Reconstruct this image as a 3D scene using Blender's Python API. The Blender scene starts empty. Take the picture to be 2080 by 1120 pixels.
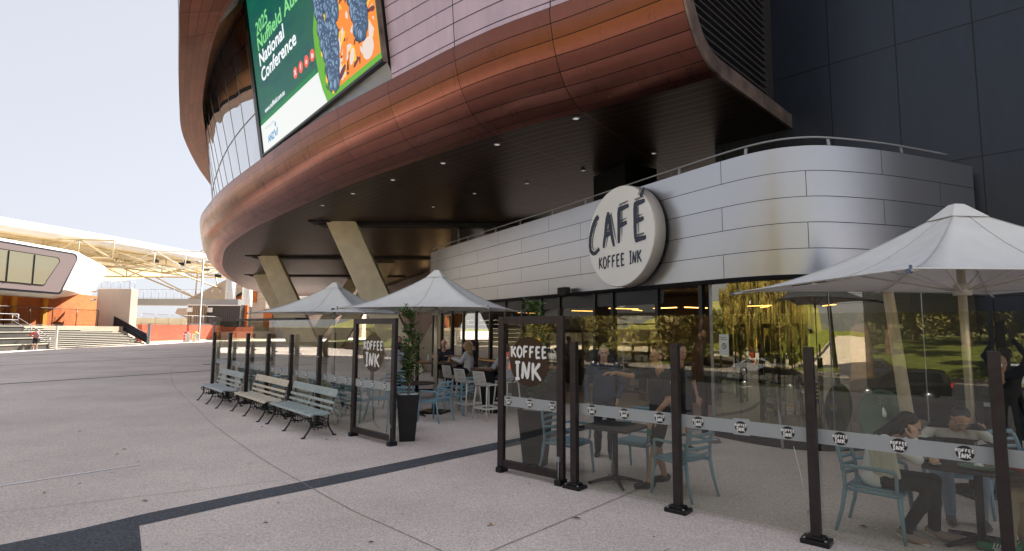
import bpy, math, random
import numpy as np
from mathutils import Vector, Matrix
R = math.radians
S = bpy.context.scene
# ---------------------------------------------------------------- camera
TILT = math.atan(108/1130); ROLL = .006
cd = bpy.data.cameras.new('camera'); cam = bpy.data.objects.new('camera', cd); S.collection.objects.link(cam); S.camera = cam
cd.sensor_width = 36; cd.lens = 36*1130/2080; cd.clip_start = .05; cd.clip_end = 3000
_F = Vector((0, math.cos(TILT), math.sin(TILT))); _U = Vector((0, -math.sin(TILT), math.cos(TILT))); _X = Vector((1, 0, 0))
_r = _X*math.cos(ROLL)+_U*math.sin(ROLL); _u = _U*math.cos(ROLL)-_X*math.sin(ROLL)
cam.matrix_world = Matrix(((_r.x, _u.x, -_F.x, 0), (_r.y, _u.y, -_F.y, 0), (_r.z, _u.z, -_F.z, 2.0), (0, 0, 0, 1)))
# ---------------------------------------------------------------- daylight
SUN_AZ, SUN_EL = R(22), R(44)          # azimuth from +Y towards +X
W = bpy.data.worlds.new('World'); S.world = W; W.use_nodes = True
nt = W.node_tree; nt.nodes.clear()
sky = nt.nodes.new('ShaderNodeTexSky'); sky.sky_type = 'NISHITA'; sky.sun_disc = False
sky.sun_elevation = SUN_EL; sky.sun_rotation = SUN_AZ; sky.air_density = 1.0; sky.dust_density = 1.0; sky.ozone_density = .7
hs = nt.nodes.new('ShaderNodeHueSaturation'); hs.inputs['Saturation'].default_value = .38
bg = nt.nodes.new('ShaderNodeBackground'); bg.inputs['Strength'].default_value = .085
wo = nt.nodes.new('ShaderNodeOutputWorld')
hz = nt.nodes.new('ShaderNodeMix'); hz.data_type = 'RGBA'; hz.inputs[0].default_value = .88; hz.inputs[7].default_value = (1.66, 1.72, 1.93, 1)   # even high haze veil
nt.links.new(sky.outputs[0], hs.inputs['Color']); nt.links.new(hs.outputs[0], hz.inputs[6]); nt.links.new(hz.outputs[2], bg.inputs[0]); nt.links.new(bg.outputs[0], wo.inputs[0])
sl = bpy.data.lights.new('sun', 'SUN'); sl.energy = 4.2; sl.angle = R(.5); sl.color = (1, .93, .82)
so = bpy.data.objects.new('sun', sl); S.collection.objects.link(so)
_sd = Vector((math.sin(SUN_AZ)*math.cos(SUN_EL), math.cos(SUN_AZ)*math.cos(SUN_EL), math.sin(SUN_EL)))
so.rotation_euler = _sd.to_track_quat('Z', 'Y').to_euler(); so.location = (0, 0, 60)
S.view_settings.view_transform = 'Standard'; S.view_settings.look = 'None'; S.view_settings.gamma = 1
S.view_settings.exposure = 2.18
S.cycles.max_bounces = 10; S.cycles.diffuse_bounces = 4; S.cycles.glossy_bounces = 6
S.cycles.transparent_max_bounces = 40; S.cycles.transmission_bounces = 8
S.cycles.sample_clamp_indirect = 6; S.cycles.caustics_reflective = False; S.cycles.caustics_refractive = False
# ---------------------------------------------------------------- mesh builder
class MB:
    def __init__(s): s.v = []; s.f = []; s.m = []; s.sm = []; s.uv = {}
    def add(s, vs, fs, mi=0, smooth=False):
        b = len(s.v); s.v += [tuple(v) for v in vs]
        for f in fs: s.f.append(tuple(b+i for i in f)); s.m.append(mi); s.sm.append(smooth)
        return b
    def box(s, c, d, mi=0, rz=0, M=None):
        x, y, z = d[0]/2, d[1]/2, d[2]/2
        vs = [Vector((a*x, b*y, e*z)) for a in (-1, 1) for b in (-1, 1) for e in (-1, 1)]
        if M is None: M = Matrix.Rotation(rz, 3, 'Z')
        vs = [M@v+Vector(c) for v in vs]
        s.add(vs, [(0, 1, 3, 2), (4, 6, 7, 5), (0, 4, 5, 1), (2, 3, 7, 6), (0, 2, 6, 4), (1, 5, 7, 3)], mi)
    def bar(s, p, q, w, h, mi=0, up=(0, 0, 1)):
        p, q = Vector(p), Vector(q); d = (q-p); L = d.length; d.normalize(); up = Vector(up)
        a = d.cross(up)
        if a.length < 1e-4: a = d.cross(Vector((1, 0, 0)))
        a.normalize(); b = a.cross(d)
        M = Matrix(((d.x, a.x, b.x), (d.y, a.y, b.y), (d.z, a.z, b.z)))
        s.box((p+q)/2, (L, w, h), mi, M=M)
    def tube(s, pts, r, n=8, mi=0, caps=True, flat=1.0):
        pts = [Vector(p) for p in pts]; N = len(pts); rs = r if isinstance(r, (list, tuple)) else [r]*N
        b = len(s.v); prev = None
        for i, p in enumerate(pts):
            t = (pts[min(i+1, N-1)]-pts[max(i-1, 0)]).normalized()
            if prev is None: a = t.cross(Vector((0, 0, 1)) if abs(t.z) < .9 else Vector((1, 0, 0))).normalized()
            else:
                a = prev-t*prev.dot(t)
                a = a.normalized() if a.length > 1e-5 else t.orthogonal().normalized()
            prev = a; c = t.cross(a)
            for k in range(n):
                an = 2*math.pi*k/n; s.v.append(tuple(p+(a*math.cos(an)*flat+c*math.sin(an))*rs[i]))
        for i in range(N-1):
            for k in range(n):
                k2 = (k+1) % n; s.f.append((b+i*n+k, b+i*n+k2, b+(i+1)*n+k2, b+(i+1)*n+k)); s.m.append(mi); s.sm.append(True)
        if caps:
            s.f.append(tuple(b+k for k in range(n))[::-1]); s.f.append(tuple(b+(N-1)*n+k for k in range(n))); s.m += [mi]*2; s.sm += [False]*2
    def prism(s, poly, z0, z1, mi=0):
        n = len(poly); vs = [(p[0], p[1], z0) for p in poly]+[(p[0], p[1], z1) for p in poly]
        s.add(vs, [tuple(range(n))[::-1], tuple(range(n, 2*n))]+[(i, (i+1) % n, n+(i+1) % n, n+i) for i in range(n)], mi)
    def ext(s, poly, vec, mi=0):
        n = len(poly); vec = Vector(vec); vs = [Vector(p) for p in poly]; vs = vs+[v+vec for v in vs]
        s.add(vs, [tuple(range(n))[::-1], tuple(range(n, 2*n))]+[(i, (i+1) % n, n+(i+1) % n, n+i) for i in range(n)], mi)
    def lathe(s, prof, c=(0, 0, 0), n=24, mi=0, smooth=True):
        b = len(s.v); P = len(prof)
        for r, z in prof:
            for k in range(n): an = 2*math.pi*k/n; s.v.append((c[0]+r*math.cos(an), c[1]+r*math.sin(an), c[2]+z))
        for i in range(P-1):
            for k in range(n):
                k2 = (k+1) % n; s.f.append((b+i*n+k, b+i*n+k2, b+(i+1)*n+k2, b+(i+1)*n+k)); s.m.append(mi); s.sm.append(smooth)
        s.f.append(tuple(b+k for k in range(n))[::-1]); s.f.append(tuple(b+(P-1)*n+k for k in range(n))); s.m += [mi]*2; s.sm += [False]*2
    def grid(s, rows, mi=0, smooth=True, uvs=None, close=False):
        b = len(s.v); n = len(rows[0])
        for r in rows: s.v += [tuple(p) for p in r]
        for i in range(len(rows)-1):
            for k in range(n-1):
                q = (b+i*n+k, b+i*n+k+1, b+(i+1)*n+k+1, b+(i+1)*n+k)
                if uvs: s.uv[len(s.f)] = [uvs[i][k], uvs[i][k+1], uvs[i+1][k+1], uvs[i+1][k]]
                s.f.append(q); s.m.append(mi); s.sm.append(smooth)
    def build_each(s, name, mats, parent=None, **k):
        par = list(range(len(s.v)))
        def fd(a):
            while par[a] != a: par[a] = par[par[a]]; a = par[a]
            return a
        for f in s.f:
            for q in f[1:]: par[fd(q)] = fd(f[0])
        gr = {}
        for i, f in enumerate(s.f): gr.setdefault(fd(f[0]), []).append(i)
        for fs in gr.values():
            o = MB(); mp = {}
            for i in fs:
                o.f.append(tuple(mp.setdefault(q, len(mp)) for q in s.f[i])); o.m.append(s.m[i]); o.sm.append(s.sm[i])
            o.v = [s.v[q] for q in mp]; r_ = o.build(name, mats, parent, **k)
        return r_
    def build(s, name, mats, parent=None, bevel=0, loc=None, rot=None):
        me = bpy.data.meshes.new(name); me.from_pydata(s.v, [], s.f)
        for m in (mats if isinstance(mats, (list, tuple)) else [mats]): me.materials.append(m)
        me.polygons.foreach_set('material_index', s.m); me.polygons.foreach_set('use_smooth', s.sm)
        if s.uv:
            ul = me.uv_layers.new(name='UVMap')
            for fi, us in s.uv.items():
                for li, u in zip(me.polygons[fi].loop_indices, us): ul.data[li].uv = u
        me.update()
        o = bpy.data.objects.new(name, me); S.collection.objects.link(o)
        if parent: o.parent = parent
        if loc: o.location = loc
        if rot: o.rotation_euler = rot
        if bevel:
            b = o.modifiers.new('bevel', 'BEVEL'); b.width = bevel; b.segments = 2; b.limit_method = 'ANGLE'; b.angle_limit = R(40)
        return o
def tag(o, label=None, cat=None, group=None, kind=None):
    if label: o['label'] = label
    if cat: o['category'] = cat
    if group: o['group'] = group
    if kind: o['kind'] = kind
    return o
def thing(name, label, cat, loc=(0, 0, 0), rz=0, group=None):
    o = bpy.data.objects.new(name, None); S.collection.objects.link(o); o.location = loc; o.rotation_euler = (0, 0, rz); o.empty_display_size = .2
    return tag(o, label, cat, group)
def copy_tree(o, parent=None):
    c = o.copy(); S.collection.objects.link(c)
    if parent: c.parent = parent
    for ch in list(o.children): copy_tree(ch, c)
    return c
def dup(o, loc, rz, label):
    c = copy_tree(o); c.location = loc; c.rotation_euler = (0, 0, rz); c['label'] = label; return c
class Spawn:
    """first call moves the prototype itself, later calls copy it"""
    def __init__(s, proto): s.p = proto; s.used = False
    def __call__(s, loc, rz, label):
        if not s.used:
            s.used = True; s.p.location = loc; s.p.rotation_euler = (0, 0, rz); s.p['label'] = label; return s.p
        return dup(s.p, loc, rz, label)
def cr(pts, n=8, closed=False):
    """Catmull-Rom through points"""
    P = [Vector(p) for p in pts]; out = []
    for i in range(len(P)-1):
        p0 = P[i-1] if i else P[0]*2-P[1]; p1 = P[i]; p2 = P[i+1]; p3 = P[i+2] if i+2 < len(P) else P[-1]*2-P[-2]
        for k in range(n):
            t = k/n; out.append(.5*((2*p1)+(p2-p0)*t+(2*p0-5*p1+4*p2-p3)*t*t+(3*p1-p0-3*p2+p3)*t**3))
    out.append(P[-1]); return out
# ---------------------------------------------------------------- materials
def mat(name, col, rough=.6, metal=0, var=0, vscale=3, bump=0, bscale=40, spec=.5, rvar=0, coat=0):
    m = bpy.data.materials.new(name); m.use_nodes = True; t = m.node_tree; N = t.nodes; L = t.links; p = N['Principled BSDF']
    p.inputs['Base Color'].default_value = (*col, 1); p.inputs['Roughness'].default_value = rough; p.inputs['Metallic'].default_value = metal
    p.inputs['Specular IOR Level'].default_value = spec; p.inputs['Coat Weight'].default_value = coat
    tc = N.new('ShaderNodeTexCoord')
    if var or rvar:
        no = N.new('ShaderNodeTexNoise'); no.inputs['Scale'].default_value = vscale; no.inputs['Detail'].default_value = 6
        L.new(tc.outputs['Object'], no.inputs['Vector'])
    if var:
        mx = N.new('ShaderNodeMix'); mx.data_type = 'RGBA'
        mr = N.new('ShaderNodeMapRange'); mr.inputs[1].default_value = .3; mr.inputs[2].default_value = .7
        L.new(no.outputs[0], mr.inputs[0]); L.new(mr.outputs[0], mx.inputs[0])
        mx.inputs[6].default_value = (*[max(0, c*(1-var)) for c in col], 1); mx.inputs[7].default_value = (*[min(1, c*(1+var)) for c in col], 1)
        L.new(mx.outputs[2], p.inputs['Base Color'])
    if rvar:
        mr2 = N.new('ShaderNodeMapRange'); mr2.inputs[3].default_value = max(0, rough-rvar); mr2.inputs[4].default_value = min(1, rough+rvar)
        L.new(no.outputs[0], mr2.inputs[0]); L.new(mr2.outputs[0], p.inputs['Roughness'])
    if bump:
        nb = N.new('ShaderNodeTexNoise'); nb.inputs['Scale'].default_value = bscale; nb.inputs['Detail'].default_value = 4
        L.new(tc.outputs['Object'], nb.inputs['Vector'])
        bp = N.new('ShaderNodeBump'); bp.inputs['Strength'].default_value = bump; bp.inputs['Distance'].default_value = .01
        L.new(nb.outputs[0], bp.inputs['Height']); L.new(bp.outputs[0], p.inputs['Normal'])
    return m
def emis(name, col, st):
    m = bpy.data.materials.new(name); m.use_nodes = True; p = m.node_tree.nodes['Principled BSDF']
    p.inputs['Base Color'].default_value = (*[c*.05 for c in col], 1); p.inputs['Emission Color'].default_value = (*col, 1); p.inputs['Emission Strength'].default_value = st
    p.inputs['Roughness'].default_value = .5
    return m
def glass(name, f0=.05, tint=(1, 1, 1), rough=0.0, k=.9, gcol=(1, 1, 1), wav=0):
    """window glass: clear transmission plus a mirror layer that strengthens towards grazing angles"""
    m = bpy.data.materials.new(name); m.use_nodes = True; t = m.node_tree; N = t.nodes; L = t.links; N.clear()
    out = N.new('ShaderNodeOutputMaterial'); tr = N.new('ShaderNodeBsdfTransparent'); tr.inputs[0].default_value = (*tint, 1)
    gl = N.new('ShaderNodeBsdfGlossy'); gl.inputs['Roughness'].default_value = rough; gl.inputs[0].default_value = (*gcol, 1)
    lw = N.new('ShaderNodeLayerWeight'); lw.inputs['Blend'].default_value = .5
    pw = N.new('ShaderNodeMath'); pw.operation = 'POWER'; pw.inputs[1].default_value = 4.0
    ma = N.new('ShaderNodeMath'); ma.operation = 'MULTIPLY_ADD'; ma.inputs[1].default_value = k; ma.inputs[2].default_value = f0; ma.use_clamp = True
    mx = N.new('ShaderNodeMixShader')
    L.new(lw.outputs['Facing'], pw.inputs[0]); L.new(pw.outputs[0], ma.inputs[0]); L.new(ma.outputs[0], mx.inputs[0])
    L.new(tr.outputs[0], mx.inputs[1]); L.new(gl.outputs[0], mx.inputs[2]); L.new(mx.outputs[0], out.inputs[0])
    if wav:
        tc = N.new('ShaderNodeTexCoord'); no = N.new('ShaderNodeTexNoise'); no.inputs['Scale'].default_value = 1.3; no.inputs['Detail'].default_value = 2
        bp = N.new('ShaderNodeBump'); bp.inputs['Strength'].default_value = wav; bp.inputs['Distance'].default_value = .02
        L.new(tc.outputs['Object'], no.inputs[0]); L.new(no.outputs[0], bp.inputs['Height']); L.new(bp.outputs[0], gl.inputs['Normal'])
    return m
def panelmat(name, col, bw, rh, off=0, mortar=.012, rough=.4, metal=.8, tint=.25, dark=(.01, .008, .008), streak=.2, patina=0, use_uv=True, rot=False, bump=.35, spec=.5, mort_s=.1, rv=1):
    """sheets or bricks with open joints; each panel its own tone, vertical weather streaks, patina patches"""
    m = bpy.data.materials.new(name); m.use_nodes = True; t = m.node_tree; N = t.nodes; L = t.links; p = N['Principled BSDF']
    p.inputs['Metallic'].default_value = metal; p.inputs['Roughness'].default_value = rough; p.inputs['Specular IOR Level'].default_value = spec
    tc = N.new('ShaderNodeTexCoord'); vec = tc.outputs['UV' if use_uv else 'Object']
    if rot in ('yz', 'xz'):
        sx_ = N.new('ShaderNodeSeparateXYZ'); cx_ = N.new('ShaderNodeCombineXYZ'); L.new(vec, sx_.inputs[0]); L.new(sx_.outputs[1 if rot == 'yz' else 0], cx_.inputs[0]); L.new(sx_.outputs[2], cx_.inputs[1]); vec = cx_.outputs[0]
    elif rot:
        mp = N.new('ShaderNodeMapping'); mp.inputs['Rotation'].default_value = rot; L.new(vec, mp.inputs[0]); vec = mp.outputs[0]
    br = N.new('ShaderNodeTexBrick'); br.offset = off; br.squash = 1; br.inputs['Scale'].default_value = 1
    br.inputs['Brick Width'].default_value = bw; br.inputs['Row Height'].default_value = rh; br.inputs['Mortar Size'].default_value = mortar; br.inputs['Mortar Smooth'].default_value = mort_s; br.inputs['Bias'].default_value = 0
    br.inputs['Color1'].default_value = (*[c*(1-tint) for c in col], 1); br.inputs['Color2'].default_value = (*[min(1, c*(1+tint)) for c in col], 1); br.inputs['Mortar'].default_value = (*dark, 1)
    L.new(vec, br.inputs['Vector'])
    ms = N.new('ShaderNodeMapping'); ms.inputs['Scale'].default_value = (2.2, .45, 1); L.new(vec, ms.inputs[0])
    no = N.new('ShaderNodeTexNoise'); no.inputs['Scale'].default_value = 1.6; no.inputs['Detail'].default_value = 8; no.inputs['Roughness'].default_value = .65; L.new(ms.outputs[0], no.inputs[0])
    mr = N.new('ShaderNodeMapRange'); mr.inputs[1].default_value = .3; mr.inputs[2].default_value = .7; mr.inputs[3].default_value = 1-streak; mr.inputs[4].default_value = 1+streak
    L.new(no.outputs[0], mr.inputs[0])
    mu = N.new('ShaderNodeVectorMath'); mu.operation = 'SCALE'; L.new(br.outputs['Color'], mu.inputs[0]); L.new(mr.outputs[0], mu.inputs['Scale'])
    col_out = mu.outputs[0]
    if patina:
        n2 = N.new('ShaderNodeTexNoise'); n2.inputs['Scale'].default_value = .55; n2.inputs['Detail'].default_value = 9; n2.inputs['Roughness'].default_value = .7; L.new(tc.outputs['Object'], n2.inputs[0])
        m2 = N.new('ShaderNodeMapRange'); m2.inputs[1].default_value = .58; m2.inputs[2].default_value = .72; m2.inputs[4].default_value = patina; L.new(n2.outputs[0], m2.inputs[0])
        mx = N.new('ShaderNodeMix'); mx.data_type = 'RGBA'; mx.inputs[7].default_value = (.22, .2, .17, 1); L.new(m2.outputs[0], mx.inputs[0]); L.new(col_out, mx.inputs[6]); col_out = mx.outputs[2]
    L.new(col_out, p.inputs['Base Color'])
    rr = N.new('ShaderNodeMapRange'); rr.inputs[3].default_value = max(.05, rough-.04*rv); rr.inputs[4].default_value = rough+.07*rv; L.new(no.outputs[0], rr.inputs[0]); L.new(rr.outputs[0], p.inputs['Roughness'])
    iv = N.new('ShaderNodeMath'); iv.operation = 'SUBTRACT'; iv.inputs[0].default_value = 1; L.new(br.outputs['Fac'], iv.inputs[1])
    bp = N.new('ShaderNodeBump'); bp.inputs['Strength'].default_value = bump; bp.inputs['Distance'].default_value = .01
    L.new(iv.outputs[0], bp.inputs['Height']); L.new(bp.outputs[0], p.inputs['Normal'])
    return m
def ground_mat(name, col, speck=.3, big=.15, scale=110, stain=0):
    m = bpy.data.materials.new(name); m.use_nodes = True; t = m.node_tree; N = t.nodes; L = t.links; p = N['Principled BSDF']
    p.inputs['Roughness'].default_value = .85; p.inputs['Specular IOR Level'].default_value = .3
    tc = N.new('ShaderNodeTexCoord')
    vo = N.new('ShaderNodeTexVoronoi'); vo.inputs['Scale'].default_value = scale; L.new(tc.outputs['Object'], vo.inputs['Vector'])
    n1 = N.new('ShaderNodeTexNoise'); n1.inputs['Scale'].default_value = 30; n1.inputs['Detail'].default_value = 8; n1.inputs['Roughness'].default_value = .75; L.new(tc.outputs['Object'], n1.inputs[0])
    n2 = N.new('ShaderNodeTexNoise'); n2.inputs['Scale'].default_value = .35; n2.inputs['Detail'].default_value = 7; n2.inputs['Roughness'].default_value = .6; L.new(tc.outputs['Object'], n2.inputs[0])
    bw = N.new('ShaderNodeSeparateColor'); L.new(vo.outputs['Color'], bw.inputs[0])
    a = N.new('ShaderNodeMapRange'); a.inputs[3].default_value = 1-speck; a.inputs[4].default_value = 1+speck; L.new(bw.outputs[0], a.inputs[0])
    b = N.new('ShaderNodeMapRange'); b.inputs[1].default_value = .3; b.inputs[2].default_value = .7; b.inputs[3].default_value = 1-speck; b.inputs[4].default_value = 1+speck*.8; L.new(n1.outputs[0], b.inputs[0])
    c = N.new('ShaderNodeMapRange'); c.inputs[1].default_value = .35; c.inputs[2].default_value = .65; c.inputs[3].default_value = 1-big; c.inputs[4].default_value = 1+big; L.new(n2.outputs[0], c.inputs[0])
    m1 = N.new('ShaderNodeMath'); m1.operation = 'MULTIPLY'; L.new(a.outputs[0], m1.inputs[0]); L.new(b.outputs[0], m1.inputs[1])
    m2 = N.new('ShaderNodeMath'); m2.operation = 'MULTIPLY'; L.new(m1.outputs[0], m2.inputs[0]); L.new(c.outputs[0], m2.inputs[1])
    v = N.new('ShaderNodeVectorMath'); v.operation = 'SCALE'; v.inputs[0].default_value = col; L.new(m2.outputs[0], v.inputs['Scale']); out = v.outputs[0]
    if stain:
        n3 = N.new('ShaderNodeTexNoise'); n3.inputs['Scale'].default_value = 1.7; n3.inputs['Detail'].default_value = 9; n3.inputs['Roughness'].default_value = .7; L.new(tc.outputs['Object'], n3.inputs[0])
        sr = N.new('ShaderNodeMapRange'); sr.inputs[1].default_value = .6; sr.inputs[2].default_value = .75; sr.inputs[4].default_value = stain; L.new(n3.outputs[0], sr.inputs[0])
        mx = N.new('ShaderNodeMix'); mx.data_type = 'RGBA'; mx.inputs[7].default_value = (.12, .1, .085, 1); L.new(sr.outputs[0], mx.inputs[0]); L.new(out, mx.inputs[6]); out = mx.outputs[2]
    L.new(out, p.inputs['Base Color'])
    bp = N.new('ShaderNodeBump'); bp.inputs['Strength'].default_value = .35; bp.inputs['Distance'].default_value = .004
    L.new(m1.outputs[0], bp.inputs['Height']); L.new(bp.outputs[0], p.inputs['Normal'])
    return m
M = dict(
 plaza=ground_mat('exposed aggregate concrete', (.75, .645, .59), .24, .12, 90, .22),
 band=ground_mat('dark granite band', (.10, .105, .12), .5, .2, 120),
 joint=mat('joint', (.33, .28, .25), .9, var=.4, vscale=8),
 asphalt=ground_mat('asphalt', (.06, .06, .062), .3, .2, 60),
 grass=mat('lawn', (.19, .215, .025), .9, var=.35, vscale=.6, bump=.5, bscale=30),
 path=ground_mat('pale path', (.5, .42, .33), .2, .1, 40),
 whitepaint=mat('white line paint', (.88, .88, .87), .7, var=.06, vscale=20),
 copper=panelmat('copper cladding', (.25, .096, .070), 2.73, .33, mortar=.009, rough=.27, metal=.88, tint=.22, streak=.06, patina=.12),
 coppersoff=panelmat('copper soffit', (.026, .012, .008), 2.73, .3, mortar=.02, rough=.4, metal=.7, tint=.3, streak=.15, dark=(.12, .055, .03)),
 copperup=panelmat('upper copper cladding', (.56, .42, .48), 2.73, .44, mortar=.014, rough=.3, metal=.3, tint=.06, streak=.1, dark=(.02, .01, .02)),
 copperrim=panelmat('copper visor', (.21, .085, .05), 1.6, .42, mortar=.009, rough=.4, metal=.75, tint=.18, streak=.15),
 coppergold=panelmat('golden copper soffit', (.38, .19, .08), 1.6, .5, mortar=.012, rough=.35, metal=.8, tint=.25, streak=.15),
 coppergrey=panelmat('grey visor face', (.3, .27, .27), 2.73, .6, mortar=.012, rough=.4, metal=.7, tint=.08, streak=.1),
 alu=panelmat('brushed aluminium', (.45, .455, .48), 3.0, .45, off=.5, mortar=.006, rough=.31, metal=.95, tint=.03, streak=.015, rv=.15, dark=(.03, .03, .03)),
 darkclad=panelmat('dark blue cladding', (.022, .029, .046), 1.3, 2.77, mortar=.012, rough=.3, metal=.35, tint=.05, streak=.12, dark=(.003, .003, .003)),
 patina=mat('patinated copper edge', (.2, .15, .13), .5, .6, var=.45, vscale=2.5),
 verdigris=mat('verdigris', (.08, .22, .17), .8),
 concrete=mat('board concrete', (.74, .64, .47), .75, var=.09, vscale=2.0, bump=.1, bscale=60),
 white=mat('white render', (.78, .76, .72), .6, var=.03, vscale=1),
 cream=mat('cream steel', (.62, .52, .32), .5, var=.1, vscale=.5),
 creamy=mat('translucent cream sheeting', (.8, .72, .52), .6),
 beige=mat('beige render', (.5, .41, .36), .7, var=.05, vscale=.8),
 mauve=mat('mauve panel', (.21, .165, .17), .5),
 brickor=panelmat('orange brick', (.5, .13, .025), .5, .16, off=.5, mortar=.012, rough=.8, metal=0, tint=.15, dark=(.35, .1, .03), streak=.1, use_uv=False, rot='yz'),
 brickred=panelmat('red brick', (.4, .075, .03), .6, .17, off=.5, mortar=.014, rough=.8, metal=0, tint=.18, dark=(.25, .08, .05), streak=.1, use_uv=False, rot='yz'),
 stone=mat('stair stone', (.06, .057, .052), .8, var=.25, vscale=1.2),
 nosing=mat('pale stair nosing', (.6, .56, .48), .7),
 iron=mat('black cast iron', (.012, .013, .016), .38, .3, var=.3, vscale=12),
 black=mat('black powder coat', (.009, .009, .011), .35, .2, rvar=.1, vscale=20),
 bronze=mat('bronze powder coat', (.042, .034, .036), .38, .5, var=.2, vscale=9, rvar=.1),
 navyst=mat('navy painted steel', (.012, .014, .03), .4, .2),
 slat=mat('dark louvre slat', (.07, .07, .08), .5, .5),
 steel=mat('brushed steel', (.45, .46, .48), .35, .9),
 galv=mat('grey steel', (.32, .33, .35), .5, .5),
 canvas=mat('grey white canvas', (.82, .82, .81), .8, var=.05, vscale=3, bump=.35, bscale=4),
 canvprint=mat('black print', (.02, .02, .02), .8),
 brasspole=mat('pale champagne pole', (.62, .55, .42), .35, .6),
 capblue=mat('blue grey plastic cap', (.11, .15, .24), .4),
 bluech=mat('pale blue plastic', (.20, .34, .42), .42, var=.05, vscale=5, spec=.5),
 whitech=mat('warm white plastic', (.62, .6, .55), .45, var=.04, vscale=6),
 greych=mat('grey plastic', (.33, .34, .34), .45),
 benchblue=mat('weathered blue grey slats', (.36, .40, .41), .5, var=.18, vscale=6, rvar=.12),
 benchcream=mat('weathered cream slats', (.60, .53, .42), .55, var=.12, vscale=6),
 benchgreen=mat('weathered green grey slats', (.33, .39, .38), .45, var=.2, vscale=6, rvar=.12),
 tablebl=mat('black table top', (.02, .019, .018), .4, var=.2, vscale=20),
 tablewood=mat('dark wood table top', (.14, .07, .04), .3, var=.3, vscale=6),
 leaf=mat('glossy leaf', (.055, .12, .022), .45, var=.5, vscale=9),
 leafg=mat('gum leaf', (.38, .31, .075), .6, var=.6, vscale=.8),
 leafd=mat('olive leaf', (.27, .26, .07), .6, var=.5, vscale=.8),
 bark=mat('bark', (.2, .13, .08), .9, var=.3, vscale=12, bump=.5, bscale=30),
 gum=mat('pale gum bark', (.25, .145, .075), .85, var=.45, vscale=1.4, bump=.4, bscale=6),
 pebble=mat('white pebbles', (.7, .7, .68), .6, var=.12, vscale=30),
 signface=mat('sign face', (.85, .84, .82), .5, var=.02, vscale=2),
 signrim=mat('sign rim', (.56, .52, .47), .45, .2),
 ink=mat('slate blue ink', (.035, .045, .075), .6),
 inkwhite=mat('white brushed paint', (.8, .8, .8), .6),
 badge=mat('brown black badge', (.035, .018, .010), .22, .2),
 badgebl=mat('black badge', (.012, .012, .014), .35),
 frost=None,
 redb=mat('red bin panel', (.55, .02, .03), .5), yelb=mat('yellow bin panel', (.7, .55, .02), .5), binw=mat('bin white', (.7, .7, .68), .5), darkred=mat('dark red lid', (.35, .02, .03), .5), yel=mat('yellow lid', (.8, .5, .02), .5),
 rubber=mat('rubber', (.01, .01, .01), .8),
 paper=mat('paper', (.7, .72, .75), .7),
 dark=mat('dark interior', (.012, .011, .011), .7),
 darkwood=mat('dark timber lining', (.05, .03, .02), .5, var=.3, vscale=4),
 timber=mat('orange timber', (.5, .24, .07), .45, var=.2, vscale=8),
 counter=panelmat('sage counter panel', (.32, .34, .19), .42, .9, mortar=.008, rough=.5, metal=0, tint=.08, streak=.06, use_uv=True),
 greend=mat('sage green disc', (.12, .19, .13), .5),
 green=mat('plaza green', (.02, .2, .08), .6),
 lampwarm=emis('warm pendant glow', (1, .5, .12), 1.5), lampwhite=emis('downlight lens', (1, .95, .9), .1),
 lampwin=emis('lit window', (1, .62, .25), .6),
)
M['glass'] = glass('fence glass', .048, (.87, .88, .84), k=.8)
M['cafeglass'] = glass('cafe glass', .26, (.68, .68, .62), k=.75, gcol=(1, .92, .74), wav=.06)
M['standglass'] = glass('stand glass', .62, (.28, .33, .4), k=.66, wav=.02)
M['podglass'] = mat('pod glass', (.27, .26, .19), .12, 0, spec=1)
def frostmat():
    m = bpy.data.materials.new('frosted film'); m.use_nodes = True; t = m.node_tree; N = t.nodes; L = t.links; p = N['Principled BSDF']
    p.inputs['Base Color'].default_value = (.42, .45, .47, 1); p.inputs['Roughness'].default_value = .55; p.inputs['Alpha'].default_value = .8
    return m
M['frost'] = frostmat()
# ================================================================ ground
NF = Vector((.648, .762, 0)).normalized(); TF = Vector((.762, -.648, 0)).normalized(); DF = 6.05   # fence line: p.NF = DF, runs along TF
def zu(u):
    pts = [(-400, 3), (-200, 2.2), (-95, .3), (-43, -1.8), (-20, -1.7), (-9, 0), (500, 0)]
    for (a, za), (b, zb) in zip(pts, pts[1:]):
        if a <= u <= b: return za+(zb-za)*(u-a)/(b-a)
    return 3 if u < 0 else 0
def sheet(name, us, v0, v1, m, dz):
    b = MB(); rows = []
    for u in us: rows.append([NF*u+TF*v+Vector((0, 0, zu(u)+dz)) for v in np.linspace(v0, v1, 9)])
    b.grid(rows, smooth=False); return tag(b.build(name, m), kind='structure')
sheet('ground', [-900, -400, -200, -95, -43, -20, -9, 900], -900, 900, M['grass'], -.012)
sheet('plaza_pavement', [-17, -9, 300], -300, 200, M['plaza'], 0)
sheet('footpath', [-21, -20, -17.01], -300, 200, M['path'], -.004)
sheet('road', [-39.5, -21.01], -300, 200, M['asphalt'], -.006)
sheet('park_path', [-45, -43, -39.51], -300, 200, M['path'], -.004)
def flat(name, polys, m, z, kind='structure', **k):
    b = MB()
    for p in polys: b.add([(x, y, z) for x, y in p], [tuple(range(len(p)))])
    o = b.build(name, m); return tag(o, kind=kind, **k)
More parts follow.
